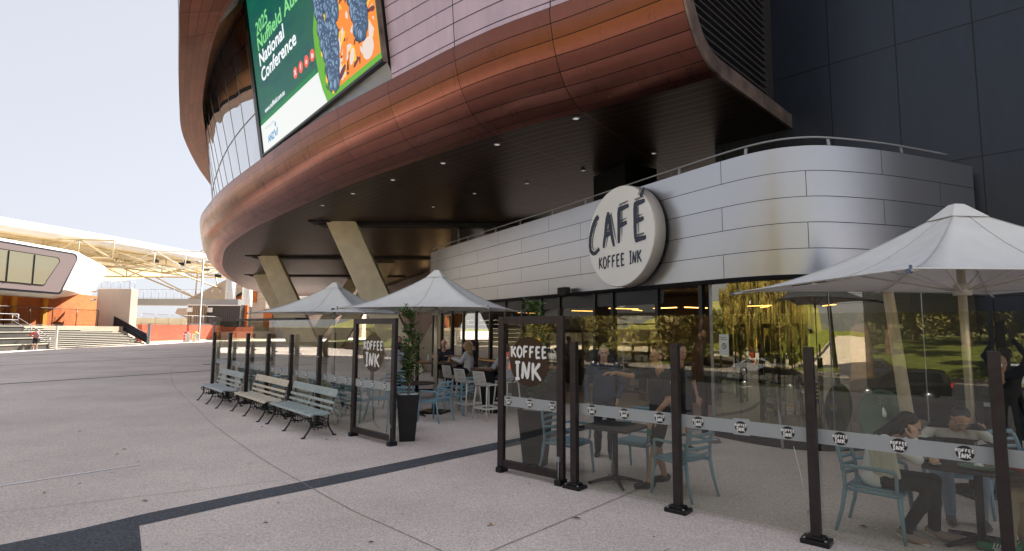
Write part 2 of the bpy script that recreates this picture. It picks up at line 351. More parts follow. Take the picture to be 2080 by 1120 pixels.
# dark granite band (its near end widens)
flat('dark_paving_band', [[(-6.6, 3.2), (-4.67, 5.3), (-4.29, 5.68), (-3.9, 6.2), (-3.12, 7.04), (-2.29, 7.9), (-.41, 9.88), (2.2, 12.6), (2.36, 12.25), (-.38, 9.3), (-2.16, 7.45), (-3.11, 6.52), (-3.74, 5.82), (-3.25, 5.12), (-5.2, 2.6)][::-1]], M['band'], .004)
def line(pts, w):
    P = [Vector((x, y, 0)) for x, y in pts]; out = []
    for a, b in zip(P, P[1:]):
        n = (b-a).normalized().cross(Vector((0, 0, 1)))*w/2; e = (b-a).normalized()*.001
        out.append([(q.x, q.y) for q in (a+n-e, b+n+e, b-n+e, a-n-e)])
    return out
flat('dark_paving_line', line([(-30, -.5), (-17.5, 19.32), (-13.8, 25.92), (-4, 42)], .22), M['band'], .004)
flat('dark_paving_strip', line([(-45, -6), (-25.69, 28.27), (-20.86, 39.07), (-15, 52)], .16), M['band'], .004)
flat('far_paving_strip', line([(-60, -15), (-33.54, 36.84), (-28.69, 53.66), (-24, 70)], .18), M['band'], .004)
arc = cr([(-21.5, 37.6, 0), (-16.94, 28.31, 0), (-14.45, 23.91, 0), (-11.88, 19.83, 0), (-9.66, 16.6, 0), (-7.73, 13.94, 0), (-6.25, 11.85, 0), (-4.0, 8.96, 0), (-2.62, 7.33, 0), (-1.7, 6.29, 0), (-1.1, 5.71, 0), (.6, 4.0, 0)], 4)
flat('paving_joint', line([(p.x, p.y) for p in arc], .010), M['joint'], .005)
flat('cross_joint', line([(-9, 4.3), (-1.0, 8.6)], .008)+line([(-.2, 5.2), (2.6, 8.3)], .012)+line([(.6, 4.6), (1.45, 5.3)], .01)+line([(-14, 8), (-7, 15.2)], .008), M['joint'], .0062)
flat('painted_white_line', line([(-7.6, 5.8), (-6.39, 7.18), (-5.39, 8.32)], .055), M['whitepaint'], .006)
rnd = random.Random(5)
gp = []
for k in range(150):
    x, y = rnd.uniform(-9, 4.5), rnd.uniform(3.6, 14); r0 = rnd.uniform(.008, .022)
    if y > 9.5-x*.9: continue
    gp.append([(x+r0*rnd.uniform(.7, 1.2)*math.cos(a), y+r0*rnd.uniform(.7, 1.2)*math.sin(a)) for a in np.linspace(0, 5.6, 8)])
flat('gum_spots', gp, M['joint'], .0068)
flat('drain_cover', [[(-16.2, 29.6), (-15.6, 30.2), (-15.9, 30.6), (-16.5, 30.0)]], M['band'], .007)
b = MB(); rows = []
for u, z in [(-128, 1), (-140, 6), (-165, 14), (-220, 22), (-300, 26)]: rows.append([NF*u+TF*v+Vector((0, 0, z+2*math.sin(v*.03+u))) for v in np.linspace(-420, 300, 40)])
b.grid(rows); tag(b.build('hillside', M['leafd']), kind='structure')
# ================================================================ stadium building
# plan curve of the lower bulge's top edge, from the near end to the far end
CP = [(2.91, 9.33), (1.31, 10.60), (-.59, 11.94), (-2.62, 13.77), (-6.51, 17.57), (-10.29, 21.91), (-13.9, 26.23), (-16.81, 30.18), (-19.17, 33.7), (-21.9, 38.6), (-25.4, 45.4), (-29.2, 54.1), (-33.0, 64.4), (-36, 74), (-38, 86)]
CC = cr([(x, y, 0) for x, y in CP], 10)
def normals(C, first=None):
    out = []
    for i, p in enumerate(C):
        t = (C[min(i+1, len(C)-1)]-C[max(0, i-1)]).normalized(); out.append(Vector((-t.y, t.x, 0)))   # outward = towards the plaza
    if first:
        f = Vector(first).normalized()
        for i in range(14): w = i/14; out[i] = (f*(1-w)+out[i]*w).normalized()
    return out
CN = normals(CC, (-.708, -.706, 0))
if CN[30].dot(Vector((-1, -.6, 0))) < 0: CN = [-n for n in CN[:0]]+[(-n if i >= 14 else n) for i, n in enumerate(CN)]
ARC = [0]
for a, b in zip(CC, CC[1:]): ARC.append(ARC[-1]+(b-a).length)
def sweep(prof, C=CC, N=CN, arc=ARC, v0=0, i0=0, i1=None, flip=False):
    i1 = len(C)-1 if i1 is None else i1; vs = [v0]
    for a, b in zip(prof, prof[1:]): vs.append(vs[-1]+math.hypot(b[0]-a[0], b[1]-a[1]))
    rows = []; uv = []
    for i in range(i0, i1+1):
        rows.append([C[i]+N[i]*n+Vector((0, 0, z)) for n, z in prof]); uv.append([(arc[i], v) for v in vs])
    mb = MB(); mb.grid(rows, uvs=uv); return mb
st = thing('stadium_building', 'huge curved copper clad stadium building overhanging the cafe', 'building', (0, 0, 0))
# lower bulge: rolls from the wall down into the flat soffit
bul = [(0, 8.66), (-.02, 8.45), (-.08, 8.2), (-.16, 7.92), (-.28, 7.66), (-.44, 7.42), (-.64, 7.2), (-.9, 7.04), (-1.18, 6.94), (-1.5, 6.9)]
sweep(bul).build('copper_bulge', M['copper'], st)
sof = [(-1.5, 6.9)]+[(-1.5-k*1.2, 6.9) for k in range(1, 14)]
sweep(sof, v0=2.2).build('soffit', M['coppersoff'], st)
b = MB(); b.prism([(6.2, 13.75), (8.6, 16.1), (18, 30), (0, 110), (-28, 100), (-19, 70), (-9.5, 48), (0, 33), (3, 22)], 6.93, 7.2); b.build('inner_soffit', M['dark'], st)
# ledge above the bulge and upper wall (near part, beside the screen)
IS = 31       # index on the curve where the screen starts (about x=-3.4)
best = min(range(len(CC)), key=lambda i: (CC[i]-Vector((-3.45, 14.45, 0))).length)
LEAN = .02
rows = []; uvs = []
for i in range(0, best+1):
    ln = .02+.138*(i/best)**3; hs_ = [8.66, 8.72, 12, 16, 20, 26]; rows.append([CC[i]+CN[i]*(-.03+ln*(z-8.7))+Vector((0, 0, z)) for z in hs_]); uvs.append([(ARC[i], z) for z in hs_])
mb = MB(); mb.grid(rows, uvs=uvs); mb.build('upper_cladding', M['copperup'], st)
sweep([(0, 8.66), (-3.3, 8.7)], i0=best).build('ledge', M['copper'], st)
# visor (upper rim)
RP = [(6, 12), (3.5, 13), (0, 14.2), (-4.5, 15.4), (-8.9, 16.4), (-11.68, 18.65), (-13.69, 21.79), (-17.33, 27.92), (-19.9, 32.6), (-22.6, 38.9), (-24.2, 43.3), (-26.6, 50), (-30, 59), (-34, 72)]
RI = [(6.8, 13.8), (4.2, 14.8), (.8, 15.9), (-3.5, 17.0), (-7.2, 17.6), (-9.79, 18.9), (-11.92, 21.19), (-15.6, 27.0), (-17.8, 31.2), (-20.9, 37.3), (-22.7, 41.3), (-25.4, 48.5), (-29, 58), (-33, 71)]
RC = cr([(x, y, 0) for x, y in RP], 8); RD = cr([(x, y, 0) for x, y in RI], 8)
rn = []
for a, c in zip(RC, RD): rn.append((a-c).normalized())
ra = [0]
for a, c in zip(RC, RC[1:]): ra.append(ra[-1]+(c-a).length)
def strip2(A, B, n=4, v0=0):
    rows = []; uv = []
    for i, (p, q) in enumerate(zip(A, B)):
        rows.append([p.lerp(q, k/n) for k in range(n+1)]); L_ = (q-p).length; uv.append([(ra[i], v0+L_*k/n) for k in range(n+1)])
    mb = MB(); mb.grid(rows, uvs=uv); return mb
Z = lambda z: Vector((0, 0, z))
zl_ = [11.0, 10.0, 8.5, 6.2, 2.8, .6]+[0]*20  # visor's unseen near end lifted so sky light reaches the upper cladding
def vz(i): k = i/8; a = int(k); return zl_[a]+(zl_[min(a+1, 25)]-zl_[a])*(k-a)
RC = [p+Vector((0, 0, vz(i))) for i, p in enumerate(RC)]; RD = [p+Vector((0, 0, vz(i))) for i, p in enumerate(RD)]
GI = min(range(best, len(CC)), key=lambda i: (CC[i]-Vector((-10.6, 22.2, 0))).length)
# glazing behind the opening, with mullions
GT = []; GR = []
for i in range(GI-1, len(CC)):
    p = CC[i]; n = CN[i]; w = min(1, max(0, (ARC[i]-ARC[GI])/15)); w = w*w*(3-2*w)
    j = min(range(len(RD)), key=lambda j: (Vector(RD[j][:2])-Vector(p[:2])).length); rdp = Vector((RD[j].x, RD[j].y, 0))
    a = p+n*(-.9+.158*7.6)+Vector((0, 0, 16.2)); b_ = rdp+Vector((0, 0, 13.5)); GT.append(a.lerp(b_, w)); GR.append(RD[j]+Vector((0, 0, 13.62)))
GB = [CC[i]-CN[i]*.9+Vector((0, 0, 8.6)) for i in range(GI-1, len(CC))]
mb = MB(); mb.grid([[a, a.lerp(b_, .33), a.lerp(b_, .66), b_] for a, b_ in zip(GB, GT)]); mb.build('glazing', M['standglass'], st)
mb = MB(); mb.grid([[a, a.lerp(b_, .5), b_] for a, b_ in zip(GR, GT)], uvs=[[(ARC[GI-1+k], 0), (ARC[GI-1+k], .8), (ARC[GI-1+k], 1.6)] for k in range(len(GT))]); mb.build('reveal_soffit', M['coppergold'], st)
mb = MB()
for i in range(GI, len(CC)-1, 3):
    mb.tube([GB[i-GI+1], GT[i-GI+1]], .018, 5)
mb.tube([a.lerp(b_, .38) for a, b_ in zip(GB, GT)], .03, 5); mb.build('mullions', M['galv'], st)
sweep([(-3.4, 8.6), (-3.4, 17)], i0=best+8).build('inner_wall', M['dark'], st)
strip2([p+Z(13.5) for p in RC], [p+Z(13.45) for p in RD]).build('visor_soffit', M['copperrim'], st)
strip2([p+Z(13.5) for p in RC], [p+Z(14.3)+n*.12 for p, n in zip(RC, rn)], 2).build('visor_edge', M['coppergrey'], st)
strip2([p+Z(14.3)+n*.12 for p, n in zip(RC, rn)], [p+Z(19.5)-n*2.0 for p, n in zip(RC, rn)], 6).build('visor_face', M['coppergrey'], st)
strip2([p+Z(13.45) for p in RD], [p+Z(13.75) for p in RD], 1).build('visor_reveal', M['dark'], st)
strip2([p+Z(19.5)-n*2.0 for p, n in zip(RC, rn)], [p+Z(24)-n*7 for p, n in zip(RC, rn)], 4).build('unseen_shade_roof', M['coppergrey'], st)  # unseen upper mass, height and setback shaped to cast the plaza's shade
b = MB(); b.prism([(p-n*7)[:2] for p, n in list(zip(RC, rn))[::4]]+[(-10, 105), (40, 90), (50, 20), (22, 6)], 23.6, 24.05); b.build('unseen_shade_slab', M['coppergrey'], st)  # unseen cap added above the frame to complete that sun shadow
b = MB(); b.prism([(-6, 100), (30, 90), (44, 25), (30, 22), (4, 60)], 7.3, 23.5); b.build('bowl_mass', M['dark'], st)
# dark clad wall on the right and its panels (UV in metres)
d = Vector((.71, -.704, 0)).normalized(); P0 = Vector((6.77, 13.18, 0)) + d*-1.9; L = 16
def wallface(p, q, z0, z1, m, name, par, u0=0, v0=0):
    L_ = (q-p).length; mb = MB(); mb.grid([[p+Z(z0), p+Z(z1)], [q+Z(z0), q+Z(z1)]], smooth=False, uvs=[[(u0, v0), (u0, v0+z1-z0)], [(u0+L_, v0), (u0+L_, v0+z1-z0)]]); return mb.build(name, m, par)
wallface(P0, P0+d*L, 0, 24, M['darkclad'], 'dark_wall', st, u0=-.55+.33, v0=.09+2.77*1)
b = MB(); nb = Vector((.704, .71, 0)); b.prism([(P0+nb*.02)[:2], (P0+d*L+nb*.02)[:2], (P0+d*L+nb*6)[:2], (P0+nb*6)[:2]], 0, 24); b.build('dark_wall_mass', M['dark'], st)
# end edge of the copper shell: patinated lip following the profile + louvres above it
e = Vector((-.708, -.706, 0)); PE = Vector((6.77, 13.18, 0))
prof = [(-.3, 6.9)]+[(5.45+n, z) for n, z in reversed(bul)]+[(5.45+.3, 11), (5.45+1, 17)]
side = Vector((.70, -.71, 0))
mb = MB(); rows = []
for i, (n, z) in enumerate(prof):
    a = prof[max(i-1, 0)]; c = prof[min(i+1, len(prof)-1)]; t = Vector((c[0]-a[0], c[1]-a[1])).normalized(); nn = Vector((-t.y, t.x))
    o_ = PE+e*n+Z(z); i_ = PE+e*(n+nn.x*.34)+Z(z+nn.y*.34)
    rows.append([o_+side*-.02, o_+side*.05, i_+side*.05, i_+side*-.3])
mb.grid(rows, smooth=False); mb.build('edge_lip', M['patina'], st)
mb = MB()
for k in range(60):
    z = 7.2+k*.165
    n1 = 5.1+max(0, (z-7.9))*.02 if z > 7.9 else 3.9+(z-7.2)*1.7
    if z > 8.6: n1 = 5.15+.12*(z-8.6)
    mb.box(PE+e*((1.0+n1)/2)+side*-.18+Z(z), (n1-1.0, .09, .035), 0, rz=math.atan2(e.y, e.x))
mb.build('louvres', M['slat'], st)
b = MB(); b.prism([(PE+e*.0+side*-.35)[:2], (PE+e*5.6+side*-.35)[:2], (PE+e*5.6+side*-1.2)[:2], (PE+e*.0+side*-1.2)[:2]], 8.9, 17); b.prism([(PE+side*-.35)[:2], (PE+e*4.0+side*-.35)[:2], (PE+e*4.0+side*-1.2)[:2], (PE+side*-1.2)[:2]], 7.1, 8.9); b.build('louvre_backing', M['dark'], st)
# raking concrete columns in V pairs
def column(name_pts, w=1.38, t=.5):
    (x0, y0), (x1, y1) = name_pts; mb = MB()
    mb.ext([(x0-w/2, y0, 0), (x0+w/2, y0, 0), (x1+w/2, y1, 7.0), (x1-w/2, y1, 7.0)], (0, t, 0)); return mb.build('raking_column', M['concrete'], st, bevel=.03)
for a in [((-4.6, 25.4), (-8.0, 25.4)), ((-13.3, 38.0), (-16.9, 38.0)), ((-19.8, 51.8), (-23.6, 51.8)), ((-25.4, 66), (-29.6, 66)),
          ((-4.3, 26.2), (-.7, 28.4)), ((-12.9, 38.9), (-9.6, 42)), ((-19.3, 52.6), (-16, 56.5)), ((.2, 34), (-3.2, 33.6))]: column(a)
mb = MB()
for (x, y) in [(-8, 25.4), (-16.9, 38.0), (-23.6, 51.8)]: mb.box((x+6.2, y+.62, 6.84), (14.5, .8, .14)); mb.box((x-.9, y+.3, 6.88), (1.0, .9, .06))
mb.build_each('soffit_slot', M['dark'], st)
# back wall of the undercroft with lit openings
bw = [(-2.9, 26), (-3.6, 36), (-8, 50), (-13, 62), (-19, 76), (-24, 92)]
mb = MB()
for a, c in zip(bw, bw[1:]):
    a = Vector((*a, 0)); c = Vector((*c, 0)); mb.ext([a, c, c+Z(6.95), a+Z(6.95)], (.3, .2, 0))
mb.build('undercroft_wall', M['darkwood'], st)
mb = MB()
for (x, y, z0, z1) in [(-4.6, 38.4, 4.6, 5.7), (-7.1, 47, 4.5, 5.8), (-12, 59, 3.5, 5.5), (-16, 68.5, 2.5, 5.4)]:
    mb.box((x-.25, y, (z0+z1)/2), (.1, 2.2, z1-z0), rz=R(16))
mb.build_each('lit_window', M['lampwin'], st)
# ---- downlights in the soffit (things)
def downlight(x, y, label, r=.07):
    t = thing('downlight', label, 'ceiling light', (x, y, 6.9), 0, 'downlights in the copper soffit')
    mb = MB(); mb.lathe([(r*1.3, 0), (r*1.3, -.02), (r, -.025), (r, -.005)], n=20); mb.build('trim_ring', M['galv'], t)
    mb = MB(); mb.lathe([(r*.95, -.012), (r*.95, -.018)], n=20); mb.build('lens', M['lampwhite'], t); return t
w1 = ['nearest', 'second nearest', 'third', 'fourth', 'fifth', 'farthest']
for i, (x, y) in enumerate([(1.47, 12.56), (-.42, 14.44), (-2.07, 16.15), (-3.97, 18.06), (-5.84, 19.99), (-7.64, 22.0)]):
    downlight(x, y, f'white round downlight, {w1[i]} of the outer row along the copper edge')
for i, (x, y) in enumerate([(3.93, 15.11), (2.19, 16.84), (.48, 18.4), (-1.38, 19.88), (-3.2, 22.15)]):
    downlight(x, y, f'dim round downlight, {w1[i] if i < 4 else "farthest"} of the inner row above the cafe', .055)
# ================================================================ LED screen
sA = Vector((-10.34, 22.57, 9.2)); sd_ = (Vector((-3.49, 14.28, 9.2))-sA).normalized(); su = Vector((-.77*.158, -.64*.158, 1.0)); sn = sd_.cross(su).normalized()
if sn.y > 0: sn = -sn
scr = thing('led_screen', 'big advertising screen with grapes and conference text on copper facade', 'screen')
def SP(a, h, o=0): return sA+sd_*a+su*h+sn*o
def srect(mb, a0, h0, a1, h1, o, mi=0, thick=0):
    mb.add([SP(a0, h0, o), SP(a1, h0, o), SP(a1, h1, o), SP(a0, h1, o)], [(0, 1, 2, 3)], mi)
def sbox(mb, a0, h0, a1, h1, o0, o1, mi=0):
    mb.ext([SP(a0, h0, o0), SP(a1, h0, o0), SP(a1, h1, o0), SP(a0, h1, o0)], sn*(o1-o0), mi)
SE = lambda n, c, s=.30: emis(n, c, s)
scol = [SE('screen deep green', (.006, .085, .06)), SE('screen navy', (.008, .05, .085)), SE('screen green edge', (.0, .16, .045)), SE('screen white', (.62, .64, .62)), SE('screen text white', (.72, .76, .78)),
        SE('screen text green', (.18, .55, .2)), SE('screen coral', (.75, .09, .06)), SE('screen grape blue', (.045, .09, .17)), SE('screen grape light', (.16, .25, .36)), SE('screen leaf', (.1, .32, .02)),
        SE('screen orange', (.7, .2, .02)), SE('screen amber', (.85, .42, .03)), SE('screen maroon', (.12, .02, .02)), SE('screen pale', (.6, .5, .45)), SE('screen grape dark', (.008, .02, .04)), SE('screen blue logo', (.05, .2, .4)), SE('screen leaf dark', (.02, .12, .02)), SE('screen teal navy', (.007, .066, .075)), SE('screen mid green', (.008, .11, .055))]
mb = MB(); sbox(mb, -.05, -.02, 10.75, 7.4, -.3, -.02, 0); mb.build('cabinet', M['black'], scr)
mb = MB(); sbox(mb, -.32, -.3, -.05, 7.4, -.3, .06); sbox(mb, -.05, -.1, 10.75, -.02, -.3, .05); mb.build('bezel', M['black'], scr)
mb = MB(); sbox(mb, 10.75, -.1, 10.78, 7.4, -.12, .02); mb.build('trim', M['patina'], scr)
img = MB()
# background: vertical soft bands of green and navy
rg = random.Random(11)
def disc(mb, a, h, ra_, rh, o, mi, n=12, rot=0):
    pts = []
    for k in range(n):
        an = 2*math.pi*k/n; x = ra_*math.cos(an); y = rh*math.sin(an); pts.append(SP(a+x*math.cos(rot)-y*math.sin(rot), h+x*math.sin(rot)+y*math.cos(rot), o))
    mb.add(pts, [tuple(range(n))], mi)
srect(img, 0, 0, 10.7, 7.35, 0, 0)
for k in range(420):
    a = rg.uniform(0, 5.4); h = rg.uniform(1.4, 7); wv = rg.uniform(.3, 1.1); cen = math.exp(-((h-3.4)/1.6)**2-((a-3)/2.6)**2); srect(img, a, h, min(a+wv, 6.2), h+rg.uniform(.02, .07), .002+k*4e-6, rg.choice([1, 17, 17]) if rg.random() < .35+.6*cen else rg.choice([0, 18]))
srect(img, .0, 1.12, 6.3, 1.3, .0045, 2)
srect(img, 0, 0, 6.9, 1.12, .005, 3)
# picture area on the right: boundary curves
edge = [(6.9, 0.0), (6.62, .5), (6.45, 1.0), (6.36, 1.7), (6.4, 2.5), (6.8, 3.3), (7.3, 4.1), (7.8, 5), (8.2, 6), (8.5, 7.35), (10.7, 7.35), (10.7, 0)]
img.add([SP(a, h, .006) for a, h in edge], [tuple(range(len(edge)))], 9)
img.add([SP(a+(.55 if a < 9 else -.02), h+(.18 if h < .2 else 0), .0062) for a, h in edge], [tuple(range(len(edge)))], 10)
for k in range(380):
    a = rg.uniform(7.0, 10.5); h = rg.uniform(.38, 4.0); 
    c = rg.choice([10, 10, 11, 10, 12, 13] if a > 7.6 else [9, 16, 9, 11])
    disc(img, a, h, rg.uniform(.05, .17), rg.uniform(.1, .36), .0065+k*1e-5, c, 11, rg.uniform(0, 3))
disc(img, 10.0, .55, .35, .3, .0095, 13, 12)
gi = 0
def cluster(ca, h0, h1, wid, n):
    global gi
    for k in range(n):
        t = (k+.5)/n; h = h1-(h1-h0)*t; ww = wid*(1-.72*t**1.5); a = ca+rg.uniform(-ww, ww); r_ = rg.uniform(.13, .185)
        o = .0105+gi*3e-5; gi += 1
        disc(img, a, h, r_*1.08, r_*1.35, o, 14, 11, -.3); disc(img, a, h+.01, r_*.95, r_*1.2, o+1e-5, 7, 11, -.3); disc(img, a-.03, h+.04, r_*.55, r_*.75, o+2e-5, 8, 9, -.3)
cluster(7.6, .3, 4.6, .98, 260); cluster(9.75, 1.0, 4.7, .95, 220)
img.build('display', scol, scr)
def text_mesh(txt, size, off=0.0, shear=0, space=1.0, ext=0):
    c = bpy.data.curves.new('t', 'FONT'); c.body = txt; c.size = size; c.offset = off; c.shear = shear; c.space_character = space; c.resolution_u = 3; c.extrude = ext
    o = bpy.data.objects.new('t', c); S.collection.objects.link(o); dg = bpy.context.evaluated_depsgraph_get(); me = bpy.data.meshes.new_from_object(o.evaluated_get(dg))
    vs = [v.co.copy() for v in me.vertices]; fs = [tuple(p.vertices) for p in me.polygons]
    bpy.data.objects.remove(o); bpy.data.curves.remove(c); bpy.data.meshes.remove(me); return vs, fs
def stext(mb, txt, a, h, capw, size, mi, off=0, o=.012):
    vs, fs = text_mesh(txt, size, off); w = max(v.x for v in vs); s = capw/w if capw else 1
    mb.add([SP(a+v.x*s, h+v.y, o) for v in vs], fs, mi)
def line_(fn, nm='text_line'):
    global tx
    tx = MB(); fn(); tx.build(nm, scol, scr)
line_(lambda: stext(tx, '2025', .78, 4.5, 1.5, .72, 5, .012)); line_(lambda: stext(tx, 'Nuffield Australia', .74, 3.92, 6.7, .72, 5, .014))
line_(lambda: stext(tx, 'National', .76, 3.3, 3.05, .72, 4, .016)); line_(lambda: stext(tx, 'Conference', .8, 2.66, 4.1, .72, 4, .016))
line_(lambda: stext(tx, 'www.nuffield.com.au', .74, 1.44, 2.45, .27, 4, .006))
for k, ch in enumerate(['X', 'f', 'o', 'in']):
    tx = MB(); a = 4.47+k*.553; disc(tx, a, 1.78, .2, .2, .0125+0*k, 6, 20); vs, fs = text_mesh(ch, .26, .008); w = max(v.x for v in vs); tx.add([SP(a-w/2+v.x, 1.7+v.y, .014) for v in vs], fs, 4); tx.build('social_icon', scol, scr)
tx = MB(); stext(tx, 'ANZ', .74, .27, .78, .36, 15, .016)
disc(tx, 1.78, .72, .07, .1, .0125, 15, 12); disc(tx, 1.66, .42, .06, .18, .0125, 15, 10, .5); disc(tx, 1.9, .42, .06, .18, .0126, 15, 10, -.5); tx.build('sponsor_logo', scol, scr)
line_(lambda: stext(tx, 'Proudly supported by', .5, .84, 1.2, .1, 15, 0))
# grey infill panel under the screen
mb = MB(); pts = []
for i in range(best, len(CC)):
    if (CC[i]-Vector((-10.34, 22.4, 0))).length < .6: last = i; break
for i in range(best, last+1):
    f = (i-best)/(last-best); q = SP(10.75*(1-f), -.1, -.12); pts.append([CC[i]-CN[i]*.12+Z(8.68), q])
mb.grid(pts, smooth=False); mb.build('screen_infill', M['galv'], st)
# ================================================================ cafe pavilion
FP = [(-3.39, 23.38), (-.67, 18.53), (1.22, 15.25), (2.27, 13.35), (3.38, 11.35), (4.0, 10.28), (4.41, 9.75), (4.85, 9.46), (5.46, 9.38), (6.55, 9.62), (7.61, 10.0), (8.9, 10.52)]
FC = [Vector((-.5, 26.2, 0)), Vector((-2.4, 25.4, 0))]+cr([(-3.1, 24.3, 0)]+[(x, y, 0) for x, y in FP], 8)
fa = [0]
for a, c in zip(FC, FC[1:]): fa.append(fa[-1]+(c-a).length)
FN = []
for i in range(len(FC)):
    t = (FC[min(i+1, len(FC)-1)]-FC[max(0, i-1)]).normalized(); FN.append(Vector((t.y, -t.x, 0)))
cafe = thing('cafe_pavilion', 'low cafe pavilion with curved brushed aluminium fascia and glass front', 'building')
def fsweep(prof, i0=0, i1=None, v0=0):
    return sweep(prof, FC, FN, fa, v0, i0, i1)
fsweep([(0, 2.95), (0, 5.2)], v0=0).build('fascia', M['alu'], cafe)
fsweep([(0, 2.95), (-.02, 2.88), (-.45, 2.86)]).build('fascia_trim', M['black'], cafe)
fsweep([(0, 5.2), (-.25, 5.2), (-.25, 4.7)]).build('parapet_cap', M['galv'], cafe)
roofpts = [(p-n*.25)[:2] for p, n in list(zip(FC, FN))[::3]]
b = MB(); b.prism(roofpts+[(9.0, 10.9), (7, 13.0), (10, 20), (4, 28)], 4.6, 4.7); b.build('roof_deck', M['dark'], cafe)
b = MB(); b.prism([(p-n*.3)[:2] for p, n in list(zip(FC, FN))[::3]]+[(9.0, 10.9), (7, 13.0), (10, 20), (4, 28)], 2.95, 3.0); b.build('cafe_ceiling', M['dark'], cafe)
b = MB(); b.prism([(5.6, 14.6), (10, 20), (4, 28), (-1, 26.5), (1.0, 23)], .0, 3); b.build('back_wall', M['darkwood'], cafe)
b = MB(); b.prism([(2.6, 17.5), (3.3, 15.9), (4.4, 16.6), (3.8, 18)], 5.0, 6.88); b.build('plant_room', M['darkclad'], cafe)
# handrail on top
hr = thing('roof_handrail', 'grey tubular handrail following the curved cafe parapet', 'railing')
mb = MB(); idx = list(range(3, len(FC)-3)); mb.tube([FC[i]-FN[i]*.12+Z(5.38) for i in idx], .02, 8); mb.build('rail', M['galv'], hr)
k = 0; s_last = -9
for i in idx:
    if fa[i]-s_last > 1.55:
        s_last = fa[i]; p = FC[i]-FN[i]*.12; mb = MB(); mb.bar(p+Z(5.19), p+FN[i]*-.02+Z(5.37), .06, .012, up=FN[i]); mb.build('stanchion', M['galv'], hr)
# glazing line
def at_s(s, off=0):
    for i in range(len(fa)-1):
        if fa[i] <= s <= fa[i+1]:
            f = (s-fa[i])/(fa[i+1]-fa[i]); return FC[i].lerp(FC[i+1], f)+FN[i].lerp(FN[i+1], f).normalized()*off, FN[i]
    return FC[-1]+FN[-1]*off, FN[-1]
def s_of(x, y): 
    i = min(range(len(FC)), key=lambda i: (FC[i]-Vector((x, y, 0))).length); return fa[i]
sA_, sB_, sC_, sD_ = s_of(-3.39, 23.38), s_of(1.3, 15.1), s_of(2.2, 13.4), s_of(3.75, 10.7)
def ribbon(s0, s1, off, z0, z1, n=10):
    rows = []; uv = []
    for k in range(n+1):
        s = s0+(s1-s0)*k/n; p, _ = at_s(s, off); rows.append([p+Z(z0), p+Z(z1)]); uv.append([(s, z0), (s, z1)])
    mb = MB(); mb.grid(rows, uvs=uv); return mb
sE_ = fa[-1]
# frameless curved glass on the right
ribbon(sD_, sE_, -.12, .02, 2.9, 30).build('curved_glass', M['cafeglass'], cafe)
mb = MB()
for s in (sD_+.02,): p, n = at_s(s, -.12); mb.box(p+Z(1.45), (.05, .05, 2.9))
for s in (sD_+2.3, sD_+4.4): p, n = at_s(s, -.12); mb.box(p+Z(1.45), (.015, .02, 2.9))
mb.build_each('glass_edge', M['galv'], cafe)
ribbon(sD_, sE_, -.11, .0, .14, 30).build('glazing_kick', M['black'], cafe)
# door zone: dark mullions, sliding leaf glass
mb = MB()
for s in (sB_, sC_-.6, sC_+.1, sC_+1.6, sD_-.2): p, n = at_s(s, -.12); mb.box(p+Z(1.45), (.09, .09, 2.9), rz=R(-60))
for s in np.arange(sA_, sB_-.1, 1.05): p, n = at_s(s, -.12); mb.box(p+Z(1.45), (.1, .08, 2.9), rz=R(-60))
mb.build_each('mullion', M['black'], cafe)
ribbon(sA_, sB_, -.14, .95, 2.9, 14).build('window_glass', M['cafeglass'], cafe)
ribbon(sC_+.1, sC_+1.6, -.14, .02, 2.9, 3).build('door_glass', M['cafeglass'], cafe)
ribbon(sB_, sC_-.6, -.14, .02, 2.9, 3).build('door_leaf', M['cafeglass'], cafe)
ribbon(sA_, sB_, -.1, 0, .9, 14).build('base_wall', M['black'], cafe)
mb = MB(); mb.tube([at_s(s, -.06)[0]+Z(.93) for s in np.linspace(sA_, sB_, 12)], .045, 4); mb.build('timber_sill', M['timber'], cafe)
fsweep([(-.12, 2.55), (-.12, 2.88)], i0=8, i1=40).build('door_head', M['black'], cafe)
# speaker on the fascia
p, n = at_s(s_of(1.5, 14.7), .1)
t = thing('wall_speaker', 'black outdoor speaker bracketed under the aluminium fascia', 'speaker', p+Z(2.98), math.atan2(n.y, n.x))
mb = MB(); mb.box((.1, 0, 0), (.2, .34, .22)); mb.build('cabinet', M['black'], t, bevel=.03); mb = MB(); mb.box((.204, 0, 0), (.008, .3, .18)); mb.build('grille', M['rubber'], t); mb = MB(); mb.box((-.02, 0, .05), (.1, .06, .05)); mb.build('bracket', M['black'], t)
# pendants inside
for k, (x, y, rz, ln) in enumerate([(3.0, 14.9, 20, .9), (3.9, 14.2, -60, .8), (4.6, 13.9, 30, .8), (3.6, 16.0, 60, .9), (5.6, 12.6, -60, .6), (6.9, 12.1, 80, .7), (2.2, 17.0, 30, .9), (.6, 19.5, 40, 1.0), (6.0, 13.2, 80, .7)]):
    lb = ['over the doorway', 'left of the counter', 'behind the counter', 'deep behind the doorway', 'over the right of the counter', 'farthest right behind the curved glass', 'behind the left door frame', 'behind the far windows', 'behind the counter shelves'][k]
    t = thing('linear_pendant', f'thin warm glowing linear pendant lamp {lb}', 'pendant lamp', (x, y, 2.55), R(rz), 'linear pendants inside the cafe')
    mb = MB(); mb.box((0, 0, 0), (ln, .03, .018)); mb.build('light_bar', M['lampwarm'], t)
    mb = MB(); mb.tube([(-ln*.4, 0, .02), (-ln*.4, 0, .4)], .004, 4); mb.tube([(ln*.4, 0, .02), (ln*.4, 0, .4)], .004, 4); mb.build('cable', M['black'], t)
